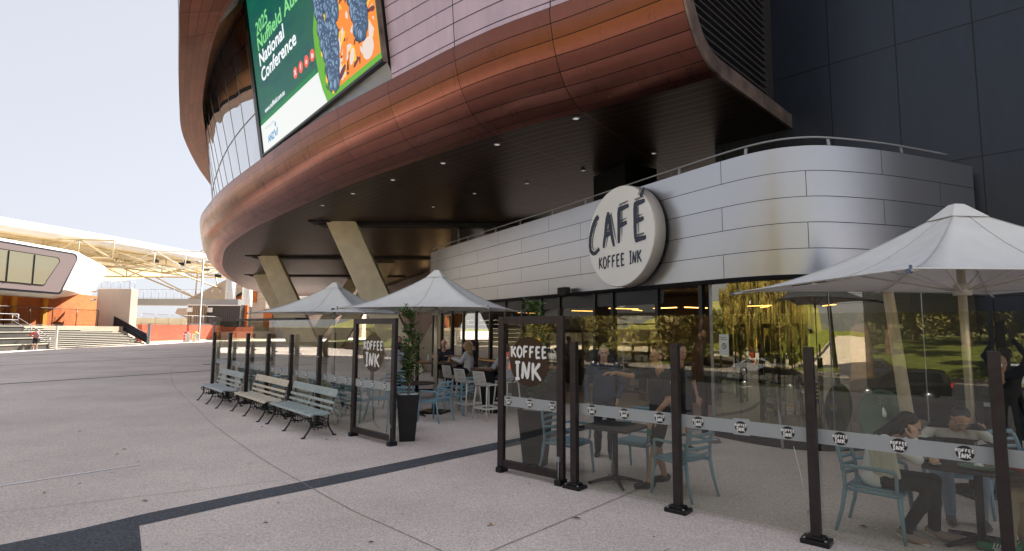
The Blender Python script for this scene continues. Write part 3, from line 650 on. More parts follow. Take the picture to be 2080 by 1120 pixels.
# counter
t = thing('service_counter', 'sage green panelled cafe counter behind the curved glass', 'counter')
cpts = [(4.15, 11.15), (4.7, 10.45), (5.4, 10.3), (6.3, 10.5)]
cc = cr([(x, y, 0) for x, y in cpts], 5); rows = []; uv = []; s = 0
for i, p in enumerate(cc):
    if i: s += (p-cc[i-1]).length
    rows.append([p+Z(.12), p+Z(1.02)]); uv.append([(s, 0), (s, .9)])
mb = MB(); mb.grid(rows, uvs=uv); mb.build('front_panel', M['counter'], t)
mb = MB(); mb.prism([tuple(p[:2]) for p in cc]+[(6.3, 11.2), (5.3, 11.05), (4.7, 11.6)], 1.02, 1.06); mb.build('counter_top', M['tablebl'], t)
mb = MB(); mb.prism([(4.2, 11.2), (4.75, 10.55), (5.4, 10.4), (6.3, 10.6), (6.3, 11.2), (5.3, 11.0), (4.7, 11.6)], 0, 1.0); mb.build('counter_body', M['dark'], t)
# stacks of bowls on the counter
for k, (x, y) in enumerate([(4.32, 11.1), (4.42, 10.98), (4.56, 10.86), (4.67, 10.78), (4.78, 10.7)]):
    t = thing('bowl', f'white ceramic bowl upturned on the counter, {["first","second","third","fourth","fifth"][k]} from the left', 'bowl', (x, y, 1.06), 0, 'bowls on the cafe counter')
    mb = MB(); mb.lathe([(.065, 0), (.07, .03), (.055, .07), (.03, .09), (.01, .092)], n=14); mb.build('body', M['inkwhite'], t)
t = thing('wall_lettering', 'white wall letters reading erg deep inside the doorway', 'sign', (4.0, 14.6, 2.2), R(-10))
vs, fs = text_mesh('erg', .28, .004, ext=.006); mb = MB(); mb.add([(v.x, v.z, v.y) for v in vs], fs); mb.build('letters', M['paper'], t)
# slanting pale column inside / right
t = thing('raking_prop', 'slender pale raking column behind the right umbrella', 'column')
mb = MB(); mb.tube([(5.9, 8.75, 2.9), (6.25, 8.85, .0)], [.07, .1], 12); mb.build('shaft', M['concrete'], t)
t = thing('round_green_board', 'round sage green board leaning against the curved glass', 'board', (5.95, 8.9, .0), R(5))
mb = MB(); mb.lathe([(.46, -.012), (.47, 0), (.46, .012)], n=40); o = mb.build('disc', M['greend'], t, loc=(0, .1, .6), rot=(R(80), 0, 0))
mb = MB()
for k in range(8): an = k*math.pi/4; mb.bar((.02*math.cos(an), .30+.02*math.sin(an), .0135), (.09*math.cos(an), .30+.09*math.sin(an), .0135), .012, .002)
mb.build('flower_emblem', M['frost'], o)
# ================================================================ brush lettering
GL = {'K': [[(.12, 1), (.1, .0)], [(.85, .98), (.18, .45)], [(.3, .52), (.95, .02)]],
 'O': [[(.5, 1), (.12, .75), (.08, .35), (.4, 0), (.8, .2), (.9, .65), (.5, 1)]],
 'F': [[(.2, 1), (.15, 0)], [(.1, .96), (.9, 1)], [(.15, .52), (.75, .56)]],
 'E': [[(.2, 1), (.2, .02)], [(.1, .97), (.88, 1)], [(.18, .52), (.78, .55)], [(.12, .03), (.92, .06)]],
 'I': [[(.5, .98), (.48, .03)], [(.05, .95), (.95, 1)], [(.1, .0), (.9, .05)]],
 'N': [[(.15, .02), (.2, .98)], [(.2, .98), (.68, .02)], [(.7, .04), (.9, 1)]],
 'C': [[(.85, 1), (.45, .82), (.15, .45), (.15, .12), (.45, 0), (.95, .12)]],
 'A': [[(.5, 1), (.08, 0)], [(.48, 1), (.95, 0)], [(.2, .38), (.8, .46)]],
 'acute': [[(.3, 0), (.8, 1)]]}
def stroke(mb, pts, w, to3, mi, rng, dry=0):
    P = [Vector((p[0], p[1])) for p in pts]
    if len(P) > 2: P = [Vector((q.x, q.y)) for q in cr([(p.x, p.y, 0) for p in P], 5)]
    def rib(offs, ww, t0=0, t1=1):
        n = max(6, len(P)*2); L_ = [0]
        for a, b_ in zip(P, P[1:]): L_.append(L_[-1]+(b_-a).length)
        row = []
        for k in range(n+1):
            s = (t0+(t1-t0)*k/n)*L_[-1]; j = max(i for i in range(len(P)) if L_[i] <= s+1e-9); j = min(j, len(P)-2)
            f = (s-L_[j])/max(1e-9, L_[j+1]-L_[j]); c = P[j].lerp(P[j+1], f); t = (P[j+1]-P[j]).normalized(); nn = Vector((-t.y, t.x))
            tap = 1-.35*(k/n) if k not in (0, n) else .55; jt = rng.uniform(-.06, .06)*ww
            row.append([to3(*(c+nn*(offs+ww*tap/2+jt))), to3(*(c+nn*(offs-ww*tap/2+jt)))])
        mb.grid(row, mi, smooth=False)
    if not dry: rib(0, w)
    else:
        rib(-w*.1, w*.8, 0, .97)
        for k in range(dry): o = w*(.34+.25*(k+.5)/dry); a = rng.uniform(0, .12); rib(o, w*.3/dry*rng.uniform(.5, .9), a, rng.uniform(.7, 1))
def brush(mb, txt, x0, z0, W_, H_, sw, to3, mi=0, seed=1, dry=0, slant=0):
    o0 = Vector(to3(0, 0)); nv_ = (Vector(to3(1, 0))-o0).cross(Vector(to3(0, 1))-o0).normalized(); cnt_ = [0]; base3 = to3
    def to3(a, h): return Vector(base3(a, h))+nv_*cnt_[0]*.00035
    rng = random.Random(seed); n = len(txt); cw = W_/sum(.6 if c == 'I' else .5 if c == ' ' else 1 for c in txt); x = x0
    for c in txt:
        w_ = cw*(.6 if c == 'I' else .5 if c == ' ' else 1)
        if c != ' ':
            g = 'E' if c == 'É' else c; jz = rng.uniform(-.03, .03)*H_
            for st_ in GL[g]: cnt_[0] += 1; stroke(mb, [(x+p[0]*w_*.86, z0+jz+p[1]*H_+slant*(x-x0)) for p in st_], sw, to3, mi, rng, dry)
            if c == 'É':
                for st_ in GL['acute']: cnt_[0] += 1; stroke(mb, [(x+w_*(.3+p[0]*.5), z0+H_*1.1+p[1]*H_*.22+slant*(x-x0)) for p in st_], sw*.9, to3, mi, rng, dry)
        x += w_
# ================================================================ CAFE disc sign
p, n = at_s(s_of(2.62, 12.72)+.36, .0)
sg = thing('round_sign', 'big round white cafe sign on the aluminium fascia', 'sign', p+Z(4.08), math.atan2(n.y, n.x))
RAD = 1.14
mb = MB(); pr = [(RAD-.03, .06), (RAD, .08), (RAD, .36), (RAD-.012, .38)]
# lathe around local X
def latheX(mb, prof, n=64, mi=0):
    b0 = len(mb.v)
    for r, x in prof:
        for k in range(n): an = 2*math.pi*k/n; mb.v.append((x, r*math.cos(an), r*math.sin(an)))
    for i in range(len(prof)-1):
        for k in range(n): k2 = (k+1) % n; mb.f.append((b0+i*n+k, b0+i*n+k2, b0+(i+1)*n+k2, b0+(i+1)*n+k)); mb.m.append(mi); mb.sm.append(True)
    mb.f.append(tuple(b0+k for k in range(n))); mb.m.append(mi); mb.sm.append(False); mb.f.append(tuple(b0+(len(prof)-1)*n+k for k in range(n))); mb.m.append(mi); mb.sm.append(False)
latheX(mb, pr); mb.build('drum', M['signrim'], sg)
mb = MB(); latheX(mb, [(RAD-.014, .375), (RAD-.016, .384)]); mb.build('face', M['signface'], sg)
mb = MB(); to3 = lambda a, h: (.388, a, h)     # local +Y runs to the reader's right
brush(mb, 'CAFÉ', -1.10, -.26, 2.1, .84, .17, to3, 0, 3, 3, slant=.06); mb.build('cafe_lettering', M['ink'], sg)
mb = MB(); to3 = lambda a, h: (.388, a, h); brush(mb, 'KOFFEE', -.72, -.68, .93, .27, .052, to3, 0, 9); mb.build('name_lettering', M['ink'], sg); mb = MB(); brush(mb, 'INK', .34, -.66, .42, .27, .052, to3, 0, 10); mb.build('name_lettering', M['ink'], sg)
mb = MB(); mb.box((.03, .5, 0), (.1, .06, 1)); mb.box((.03, -.5, 0), (.1, .06, 1)); mb.build_each('bracket', M['galv'], sg)
# ================================================================ glass fences
def logo_disc(par, pos, rad, ax, nrm, name='logo', big=False, seed=1):
    """badge: dark disc with brushed white words; ax = reader's right, nrm = towards the reader"""
    mb = MB(); c = Vector(pos); up = Vector((0, 0, 1)); n = 40 if big else 18; pts = [c+ax*(rad*math.cos(2*math.pi*k/n))+up*(rad*math.sin(2*math.pi*k/n)) for k in range(n)]
    mb.add(pts, [tuple(range(n))], 0)
    to = lambda a, h: c+ax*a+up*h+nrm*.0015
    if big:
        brush(mb, 'KOFFEE', -rad*.92, rad*.16, rad*1.9, rad*.44, rad*.115, to, 1, seed); brush(mb, 'INK', -rad*.72, -rad*.72, rad*1.45, rad*.7, rad*.16, to, 1, seed+1)
    else:
        brush(mb, 'KOFFEE', -rad*1.0, rad*.12, rad*2.05, rad*.42, rad*.15, to, 1, seed); brush(mb, 'INK', -rad*.75, -rad*.66, rad*1.5, rad*.62, rad*.2, to, 1, seed+1)
    return mb.build(name, [M['badge'] if big else M['badgebl'], M['inkwhite']], par)
def fence_post(p, rz, label, group):
    t = thing('fence_post', label, 'post', p, rz, group)
    mb = MB(); mb.box((0, 0, .94), (.085, .085, 1.8)); mb.build('post', M['bronze'], t, bevel=.006)
    mb = MB(); mb.box((0, 0, .022), (.25, .2, .044)); mb.box((0, 0, .055), (.15, .14, .03)); mb.build('base_plate', M['black'], t, bevel=.006)
    mb = MB()
    for a in (-.09, .09):
        for b_ in (-.07, .07): mb.lathe([(.013, .044), (.013, .056), (.006, .06)], (a, b_, 0), 6)
    mb.build('bolts', M['galv'], t)
    mb = MB(); mb.box((-.06, .055, .25), (.05, .03, .03)); mb.box((-.06, .055, 1.4), (.05, .03, .03)); mb.build_each('glass_clamp', M['galv'], t)
    return t
def glass_panel(p, q, label, group, nlogo=3, z0=.05, z1=2.17, seed=0, off=.06):
    """p->q is the reader's left->right; the pane stands inside the posts"""
    p = Vector((*p[:2], 0)); q = Vector((*q[:2], 0)); ax = (q-p).normalized(); nr = ax.cross(Vector((0, 0, 1))); L_ = (q-p).length
    c = (p+q)/2; t = thing('glass_fence_panel', label, 'glass panel', c, 0, group)
    def loc(a, z, o): return ax*a+nr*o+Z(z)
    mb = MB(); mb.ext([loc(-L_/2+.008, z0, -off), loc(L_/2-.008, z0, -off), loc(L_/2-.008, z1, -off), loc(-L_/2+.008, z1, -off)], nr*-.01); mb.build('pane', M['glass'], t)
    mb = MB(); mb.ext([loc(-L_/2+.01, .915, -off+.002), loc(L_/2-.01, .915, -off+.002), loc(L_/2-.01, 1.055, -off+.002), loc(-L_/2+.01, 1.055, -off+.002)], nr*.001); mb.build('frosted_band', M['frost'], t)
    for k in range(nlogo): logo_disc(t, loc((k-(nlogo-1)/2)*L_/nlogo, .985, -off+.005), .062, ax, nr, seed=seed*7+k)
    return t
def framed_screen(p, q, label, seed):
    p = Vector((*p, 0)); q = Vector((*q, 0)); ax = (q-p).normalized(); nr = ax.cross(Vector((0, 0, 1))); L_ = (q-p).length; c = (p+q)/2
    t = thing('framed_glass_screen', label, 'glass screen', c, math.atan2(ax.y, ax.x), 'framed logo screens beside the entrance')
    X = Vector((1, 0, 0)); Nn = Vector((0, -1, 0))
    mb = MB()
    mb.box((-L_/2+.05, 0, 1.12), (.1, .07, 2.1)); mb.box((L_/2-.05, 0, 1.12), (.1, .07, 2.1)); mb.box((0, 0, 2.12), (L_-.2, .066, .1)); mb.box((0, 0, .12), (L_-.2, .066, .1))
    mb.build('frame', M['bronze'], t, bevel=.005)
    mb = MB(); mb.box((0, 0, 1.12), (L_-.2, .01, 1.9)); mb.build('pane', M['glass'], t)
    mb = MB(); mb.box((0, -.0065, .985), (L_-.204, .001, .14)); mb.build('frosted_band', M['frost'], t)
    logo_disc(t, (-.02, -.009, 1.55), .34, X, Nn, 'large_logo', True, seed)
    for k in (-1, 0, 1): logo_disc(t, (k*.38, -.009, .985), .055, X, Nn, seed=seed*5+k)
    mb = MB(); mb.tube([(L_/2-.06, -.05, .0), (L_/2-.06, -.05, .36)], .008, 6); mb.box((L_/2-.06, -.05, .33), (.05, .03, .06)); mb.build('drop_bolt', M['galv'], t)
    mb = MB()
    for sx in (-1, 1): mb.box((sx*(L_/2-.06), 0, .035), (.1, .16, .07))
    mb.build_each('foot', M['black'], t, bevel=.005)
    return t
P1 = Vector((.81, 7.25, 0)); 
rzf = math.atan2(TF.y, TF.x)
# right run of posts and panels
rp = [P1+TF*(1.37*i) for i in range(0, 6)]
rl = ['bronze post beside the framed screen, leftmost of the right fence', 'bronze post in front of the square table, second of the right fence', 'bronze post with a drip of white paint beside it, third of the right fence', 'bronze post in front of the seated group, nearest the camera', 'bronze post beyond the seated group on the right', 'last bronze post of the right fence']
for p, l in zip(rp[:5], rl): fence_post(p, rzf, l, 'posts of the glass fences')
gl_ = ['glass fence panel in front of the square table with three round logos', 'glass fence panel in front of the empty blue chair and dog bowl', 'glass fence panel in front of the woman in white', 'glass fence panel in front of the beige trousers at the right edge']
for i in range(4): glass_panel(rp[i], rp[i+1], gl_[i], 'panels of the glass fences', 3, seed=i+1)
glass_panel(P1-TF*.12-TF*.0, P1-TF*.02, 'narrow sliver of glass between framed screen and first post', 'panels of the glass fences', 0)
FR0 = P1-TF*.16-TF*1.13; framed_screen(FR0[:2], (P1-TF*.16)[:2], 'bronze framed glass screen with round coffee logo, right of the entrance', 3)
framed_screen((-2.98, 10.62), (-1.99, 9.68), 'bronze framed glass screen with round coffee logo, left of the entrance', 5)
LA = Vector((-3.1, 10.75, 0)); LB = Vector((-9.3, 17.3, 0)); LD = (LB-LA).normalized(); rzl = math.atan2(LD.y, LD.x)
ls = [1.32, 2.78, 4.2, 5.66, 7.13, 8.61]; lp = [LA+LD*s for s in ls]
nm = ['nearest the left framed screen', 'second from the left framed screen', 'third from the left framed screen', 'fourth from the left framed screen', 'fifth from the left framed screen', 'at the far end of the left fence']
for p, l in zip(lp, nm): fence_post(p, rzl, f'bronze post behind the benches, {l}', 'posts of the glass fences')
prev = LA-LD*.02
for i, p in enumerate(lp):
    glass_panel(p, prev, f'glass fence panel behind the benches, {nm[i]}', 'panels of the glass fences', 3, seed=20+i); prev = p
E2 = lp[-1]+Vector((1.2, 1.35, 0))
glass_panel(E2, lp[-1], 'glass return panel at the far end of the left fence', 'panels of the glass fences', 0)
t = thing('fence_end_post', 'steel post closing the far end of the left glass fence', 'post', lp[-1]+LD*.1, rzl)
mb = MB(); mb.box((0, 0, 1.08), (.05, .05, 2.16)); mb.build('post', M['galv'], t)
t = thing('shaded_blind_top', 'black strip for the shaded top of the cafe blind above the far left fence panels', 'rail', (0, 0, 0))
a = lp[-1]+Vector((.5, .6, 2.22)); c = lp[2]+Vector((.6, .55, 2.22)); mb = MB(); mb.bar(a, c, .35, .06); mb.build('rail', M['black'], t)  # black colour stands in for shade on top of the cafe blind
# fence on the far side of the terrace
for i, (x, y) in enumerate([(-6.2, 19.6), (-4.6, 18.6), (-3.0, 17.9)]):
    fence_post(Vector((x, y, 0)), R(-30), f'dark post on the far side of the terrace, {["leftmost","middle","rightmost"][i]} of three', 'posts behind the terrace')
M['seam'] = mat('canvas seam', (.5, .5, .49), .85)
# ================================================================ umbrellas (local X = long half, rim height zr)
def umbrella(label, loc, rz, hx, hy, zr, za, print_side=None, canvas='canvas'):
    t = thing('market_umbrella', label, 'umbrella', loc, rz, 'market umbrellas on the cafe terrace')
    def per(u):   # 0..4 around the rectangle
        u %= 4; k = int(u); f = u-k; c = [(-hx, -hy), (hx, -hy), (hx, hy), (-hx, hy)]; a = c[k]; b_ = c[(k+1) % 4]; return Vector((a[0]+(b_[0]-a[0])*f, a[1]+(b_[1]-a[1])*f, 0)), f
    def surf(u, s):    # s 0 rim .. 1 apex
        p, f = per(u); q = p*(1-s)*(1-.045*math.sin(math.pi*f)*(1-s)); mid = math.sin(math.pi*f)
        z = zr+(za-zr)*(s**1.55*.93+.07*s)-mid*.07*math.sin(math.pi*min(1, s*1.05))+mid*.02*(1-s); q.z = z; return q
    rows = []
    for j in range(19): s = .955*(j/18); rows.append([surf(u/12*1.0, s) for u in range(49)])
    mb = MB(); mb.grid(rows); o = mb.build('canopy', M[canvas], t)
    m = o.modifiers.new('thick', 'SOLIDIFY'); m.thickness = .006; m.offset = -1
    for k in range(8):
        mb = MB(); mb.tube([surf(k*.5, .955*j/12)+Z(.003) for j in range(13)], .007, 5, flat=.5); mb.build('seam', M['seam'], t)
    # hem
    mb = MB(); mb.tube([surf(u/12, 0) for u in range(49)], .008, 5, caps=False); mb.build('hem', M[canvas], t)
    mb = MB(); w = .12*hx; h_ = .12*hy; zc = zr+(za-zr)*.86
    vs = [(-w, -h_, zc-.02), (w, -h_, zc-.02), (w, h_, zc-.02), (-w, h_, zc-.02), (-w*.25, -h_*.25, za+.03), (w*.25, -h_*.25, za+.03), (w*.25, h_*.25, za+.03), (-w*.25, h_*.25, za+.03)]
    mb.add(vs, [(0, 1, 5, 4), (1, 2, 6, 5), (2, 3, 7, 6), (3, 0, 4, 7), (4, 5, 6, 7)]); mb.build('top_cap', M[canvas], t)
    mb = MB(); mb.lathe([(.048, .03), (.048, za-.15)], n=20); mb.build('pole', M['brasspole'], t)
    mb = MB(); mb.lathe([(.1, zr-.14), (.1, zr-.02), (.06, zr+.02)], n=16); mb.build('hub', M['whitech'], t)
    mb = MB(); mb.box((0, 0, .02), (.6, .6, .04)); mb.lathe([(.07, .04), (.065, .3)], n=16); mb.build('base_plate', M['black'], t, bevel=.008)
    for k in range(8):
        u = k*.5; p, f = per(u); rim = surf(u, 0); inner = surf(u, .93)
        mb = MB(); L_ = 9 if k % 2 == 0 else 7
        pts = [surf(u, j/8*.93)+Vector((0, 0, -.035)) for j in range(9)]
        if k % 2 == 0: pts[0] = rim+rim.normalized()*.0+Vector((0, 0, -.02)); pts.insert(0, rim+Vector((rim.x, rim.y, 0)).normalized()*.12+Vector((0, 0, -.035)))
        mb.tube(pts, .016 if k % 2 == 0 else .011, 6); rb = mb.build('rib', M['whitech'], t)
        if k % 2 == 0:
            e_ = Vector((rim.x, rim.y, 0)).normalized(); mb = MB(); mb.tube([rim+e_*.09+Z(-.033), rim+e_*.15+Z(-.038)], .022, 8); mb.tube([rim+e_*.02+Z(-.05), rim+e_*.02+Z(.03)], .014, 6); mb.build('end_cap', M['capblue'], rb)
        mid = surf(u, .45); mb = MB(); mb.tube([Vector((0, 0, zr-.08))+Vector((mid.x, mid.y, 0)).normalized()*.08, mid+Vector((0, 0, -.05))], .014 if k % 2 == 0 else .01, 6); mb.build('strut', M['whitech'], t)
    for k in range(0, 4):
        a = surf(k, 0)+Z(-.03); mb = MB(); mb.tube([Vector((0, 0, zr-.1)), a*.55+Vector((0, 0, (zr-.12)*.45)), a], .003, 4); mb.build('stay_cable', M['galv'], t)
    if print_side is not None:
        vs, fs = text_mesh('Coca-Cola', .2, .003, shear=.45); w = max(v.x for v in vs); mb = MB()
        u0, wid = print_side
        def onc(x, y): 
            f = u0+(x/w-.5)*wid; q = surf(f, .10+y*.55); return q+Vector((0, 0, -.012))
        mb.add([onc(v.x, v.y) for v in vs], fs)
        mb.tube([onc(w*x_, -.05+.03*math.sin(x_*6)) for x_ in np.linspace(.02, .9, 10)], .006, 4)
        mb.build('brand_lettering', M['canvprint'], t)
    return t
umbrella('large grey white market umbrella over the seated group at right', (5.8, 7.15, 0), R(4), 2.1, 1.71, 2.6, 3.62, (3.42, .28))
umbrella('grey white market umbrella with its pole behind the left planter', (-1.83, 13.53, 0), R(-14.5), 1.75, 1.5, 2.45, 3.38, (.55, .3))
umbrella('grey white market umbrella farthest left, behind the benches', (-5.72, 17.95, 0), R(-14.5), 1.9, 1.5, 2.45, 3.42, (.55, .3))
# ================================================================ blue slatted armchair; faces local +Y
def chair_proto():
    t = thing('slatted_armchair', 'pale blue slatted armchair', 'chair', (0, 0, 0), 0, 'pale blue slatted armchairs')
    B = M['bluech']
    mb = MB(); rows = []
    for j in range(9):
        y = .22-.45*j/8; rows.append([(x*.225*(1-.06*j/8), y, .448-.012*math.cos(x*1.5)-.006*math.sin(j/8*3.1)+(.0 if j else -.014)) for x in np.linspace(-1, 1, 9)])
    mb.grid(rows); o = mb.build('seat', B, t); m = o.modifiers.new('thick', 'SOLIDIFY'); m.thickness = .022; m.offset = -1
    for s in (-1, 1):
        mb = MB(); mb.tube([(s*.27, .25, 0), (s*.262, .235, .2), (s*.25, .222, .42)], [.015, .019, .024], 8); mb.build('leg', B, t)
        mb = MB(); mb.tube([(s*.265, -.33, 0), (s*.25, -.27, .22), (s*.24, -.235, .44)], [.015, .019, .023], 8); mb.build('leg', B, t)
        mb = MB(); mb.tube(cr([(s*.24, -.235, .43), (s*.238, -.245, .6), (s*.225, -.285, .78), (s*.18, -.305, .845)], 4), .019, 8); mb.build('back_post', B, t)
        mb = MB(); mb.tube(cr([(s*.24, -.245, .64), (s*.27, -.15, .655), (s*.285, .05, .66), (s*.28, .17, .655), (s*.262, .205, .62), (s*.245, .2, .46)], 4), .017, 8); mb.build('armrest', B, t)
        mb = MB(); mb.tube([(s*.242, .22, .425), (s*.238, -.23, .425)], .018, 8); mb.build('side_rail', B, t)
    mb = MB()
    for k, z in enumerate((.52, .60, .68, .76)):
        yb = -.245-(z-.5)*.14; mb.tube([(x*.232, yb-.05*math.cos(x*1.5)+.0, z) for x in np.linspace(-1, 1, 9)], .022, 6, flat=.35)
    mb.tube([(x*.2, -.295-.05*math.cos(x*1.5), .845) for x in np.linspace(-1, 1, 9)], .026, 8, flat=.55)
    mb.build('backrest', B, t)
    mb = MB(); mb.tube([(-.245, .222, .42), (.245, .222, .42)], .019, 8); mb.build('front_rail', B, t)
    return t
chair = Spawn(chair_proto())
def yaw(dx, dy): return math.atan2(dy, dx)-math.pi/2
chair((3.70, 5.78, 0), yaw(.72, -.69), 'pale blue armchair the woman in white sits on')
chair((2.10, 7.03, 0), yaw(-.6, .8), 'empty pale blue armchair right of the square table')
chair((1.78, 8.02, 0), yaw(-.62, -.78), 'pale blue armchair behind the square table')
chair((.80, 7.98, 0), yaw(.78, -.62), 'pale blue armchair left of the square table')
chair((5.0, 6.45, 0), yaw(-.45, -.9), 'pale blue armchair under the man in the striped sweater')
chair((5.1, 4.75, 0), yaw(-.7, .72), 'pale blue armchair under the person in beige trousers')
chair((5.75, 6.3, 0), yaw(.3, -1), 'pale blue armchair at the right edge behind the last post')
chair((-1.66, 12.3, 0), yaw(-.85, .5), 'pale blue armchair in the entrance gap, nearest the planter')
chair((-1.22, 13.45, 0), yaw(-.8, .55), 'pale blue armchair beside the white bar stools')
chair((-2.75, 13.9, 0), yaw(.7, -.7), 'pale blue armchair behind the dark round table')
chair((-2.95, 12.7, 0), yaw(.95, .2), 'pale blue armchair half hidden behind the planter foliage')
for i, (x, y, a, b_) in enumerate([(-3.35, 12.3, .3, 1), (-4.1, 13.0, 1, .1), (-2.2, 11.3, -.2, 1), (-4.9, 14.6, .8, .5), (-5.4, 13.7, .3, .9), (-6.6, 15.5, .6, .6), (-7.5, 16.4, .2, .9), (-3.1, 14.8, -.5, -.8)]):
    chair((x, y, 0), yaw(a, b_), ['pale blue armchair seen through the left framed screen', 'pale blue armchair behind the last glass panel beside the left framed screen', 'pale blue armchair just inside the left framed screen', 'pale blue armchair behind the nearest bench, away from the glass', 'pale blue armchair close behind the middle bench', 'pale blue armchair behind the gap of the first two benches', 'pale blue armchair at the far end of the left fence', 'pale blue armchair left of the middle umbrella pole'][i])
# ================================================================ white tall bar stool with perforated back; faces +Y
def stool_proto():
    t = thing('bar_stool', 'white bar stool', 'stool', (0, 0, 0), 0, 'white bar stools with perforated backs'); B = M['whitech']
    mb = MB(); mb.grid([[(x*.21, .2-.4*j/6, .75-.015*math.cos(x*1.5)) for x in np.linspace(-1, 1, 7)] for j in range(7)]); o = mb.build('seat', B, t); m = o.modifiers.new('th', 'SOLIDIFY'); m.thickness = .03; m.offset = -1
    for sx in (-1, 1):
        for sy in (-1, 1): mb = MB(); mb.tube([(sx*.25, sy*.24, 0), (sx*.19, sy*.18, .74)], [.014, .02], 8); mb.build('leg', B, t)
    mb = MB(); z = .26; c = [(-.228, -.22, z), (.228, -.22, z), (.228, .22, z), (-.228, .22, z), (-.228, -.22, z)]
    for a, d_ in zip(c, c[1:]): mb.bar(a, d_, .02, .045)
    mb.build('footrest', B, t)
    def bs(x, h): return Vector((x*.215*(1-.12*h), -.2-.055*math.cos(x*1.4)-.07*h, .75+.30*h))
    mb = MB()
    for k in range(9):
        h = .08+k*.1; mb.tube([bs(x, h+.028*math.sin(i*math.pi)) for i, x in enumerate(np.linspace(-1, 1, 15))], .0095, 4)
    for i, x in enumerate(np.linspace(-1, 1, 15)): mb.tube([bs(x, 0), bs(x, 1)], .005 if 0 < i < 14 else .014, 4)
    mb.tube([bs(x, 1.0) for x in np.linspace(-1, 1, 12)], .016, 6); mb.build('backrest', B, t)
    return t
stool = Spawn(stool_proto())
for x, y, a, b_, l in [(-1.02, 13.3, .75, .66, 'white bar stool in the middle of the entrance gap'), (-.52, 12.55, .75, .66, 'white bar stool nearest the right framed screen'), (-1.45, 14.5, .8, .6, 'white bar stool behind the other two, by the high table'), (-3.2, 15.6, 0, 1, 'white bar stool under the man in the grey hoodie'), (-.1, 13.3, -.7, -.7, 'white bar stool of the person in the dotted top')]:
    stool((x, y, 0), yaw(a, b_), l)
# white shell chairs behind the left glass
def shell_proto():
    t = thing('shell_chair', 'white perforated shell chair', 'chair', (0, 0, 0), 0, 'white shell chairs behind the left fence'); B = M['whitech']
    mb = MB(); mb.grid([[(x*.22, .2-.4*j/6, .45-.02*math.cos(x*1.5)) for x in np.linspace(-1, 1, 7)] for j in range(7)]); o = mb.build('seat', B, t); m = o.modifiers.new('th', 'SOLIDIFY'); m.thickness = .02
    for sx in (-1, 1):
        for sy in (-1, 1): mb = MB(); mb.tube([(sx*.24, sy*.24, 0), (sx*.18, sy*.17, .45)], [.013, .018], 6); mb.build('leg', B, t)
    mb = MB(); rows = []
    for j in range(15):
        h = j/14; r_ = .24*math.sqrt(max(0, 1-(h-.35)**2*1.5)); rows.append([(x*r_, -.2-.08*math.cos(x*1.5)-.06*h, .46+.42*h) for x in np.linspace(-1, 1, 13)])
    b0 = MB(); b0.grid(rows); keep = [k for k, f in enumerate(b0.f) if not (((k//12) % 3 == 1) and ((k % 12) % 3 == 1))]
    b0.f = [b0.f[k] for k in keep]; b0.m = [0]*len(keep); b0.sm = [True]*len(keep); o = b0.build('backrest', B, t); m = o.modifiers.new('th', 'SOLIDIFY'); m.thickness = .012
    return t
shell = Spawn(shell_proto())
for x, y, l in [(-3.75, 12.1, 'white shell chair nearest the left framed screen'), (-4.65, 13.1, 'white shell chair behind the nearest bench'), (-5.9, 14.4, 'white shell chair behind the middle bench')]: shell((x, y, 0), yaw(.6, .8), l)
# ================================================================ tables
def cafe_table(label, loc, rz, w, h, topm, round_=False, grp='dark cafe tables'):
    t = thing('pedestal_table', label, 'table', loc, rz, grp)
    mb = MB()
    if round_: mb.lathe([(w/2, h-.025), (w/2, h)], n=36)
    else: mb.box((0, 0, h-.0125), (w, w if not isinstance(round_, tuple) else 1, .025))
    mb.build('tabletop', M[topm], t, bevel=.004)
    mb = MB(); mb.lathe([(.034, .06), (.034, h-.03)], n=14); mb.lathe([(.12, h-.04), (.12, h-.028)], n=14); mb.build('column', M['black'], t)
    mb = MB()
    for k in range(4): an = math.pi/4+k*math.pi/2; mb.tube([(0, 0, .075), (.16*math.cos(an), .16*math.sin(an), .055), (.36*math.cos(an), .36*math.sin(an), .016)], [.034, .026, .016], 6)
    mb.build('foot', M['black'], t); return t
cafe_table('square black table between the blue chairs behind the glass', (1.37, 7.48, 0), rzf, .7, .74, 'tablebl')
cafe_table('dark round table behind the left planter', (-2.2, 13.1, 0), 0, .85, .74, 'tablebl', True)
cafe_table('dark table with a tray between the seated people', (4.42, 5.42, 0), rzf, .8, .74, 'tablebl')
cafe_table('dark round table behind the benches', (-4.2, 14.1, 0), 0, .8, .74, 'tablebl', True)
cafe_table('dark round table by the far end of the left fence', (-6.9, 16.7, 0), 0, .8, .74, 'tablebl', True)
def high_table(label, c, rz, lx, ly):
    t = thing('high_table', label, 'table', c, rz, 'high wooden tables')
    mb = MB(); mb.box((0, 0, 1.03), (lx, ly, .05)); mb.build('tabletop', M['tablewood'], t, bevel=.005)
    for s in (-1, 1): mb = MB(); mb.box((s*(lx/2-.3), 0, .5), (.12, .5, 1.0)); mb.build('leg', M['black'], t)
    mb = MB(); mb.box((0, 0, .25), (lx-.7, .06, .06)); mb.build('foot_rail', M['black'], t)
high_table('high dark wood table where the bald man and the blonde woman sit', (-2.15, 16.1, 0), R(8), 2.2, .8)
high_table('high dark wood table beside the white bar stools', (-.15, 14.0, 0), R(45), 1.7, .7)
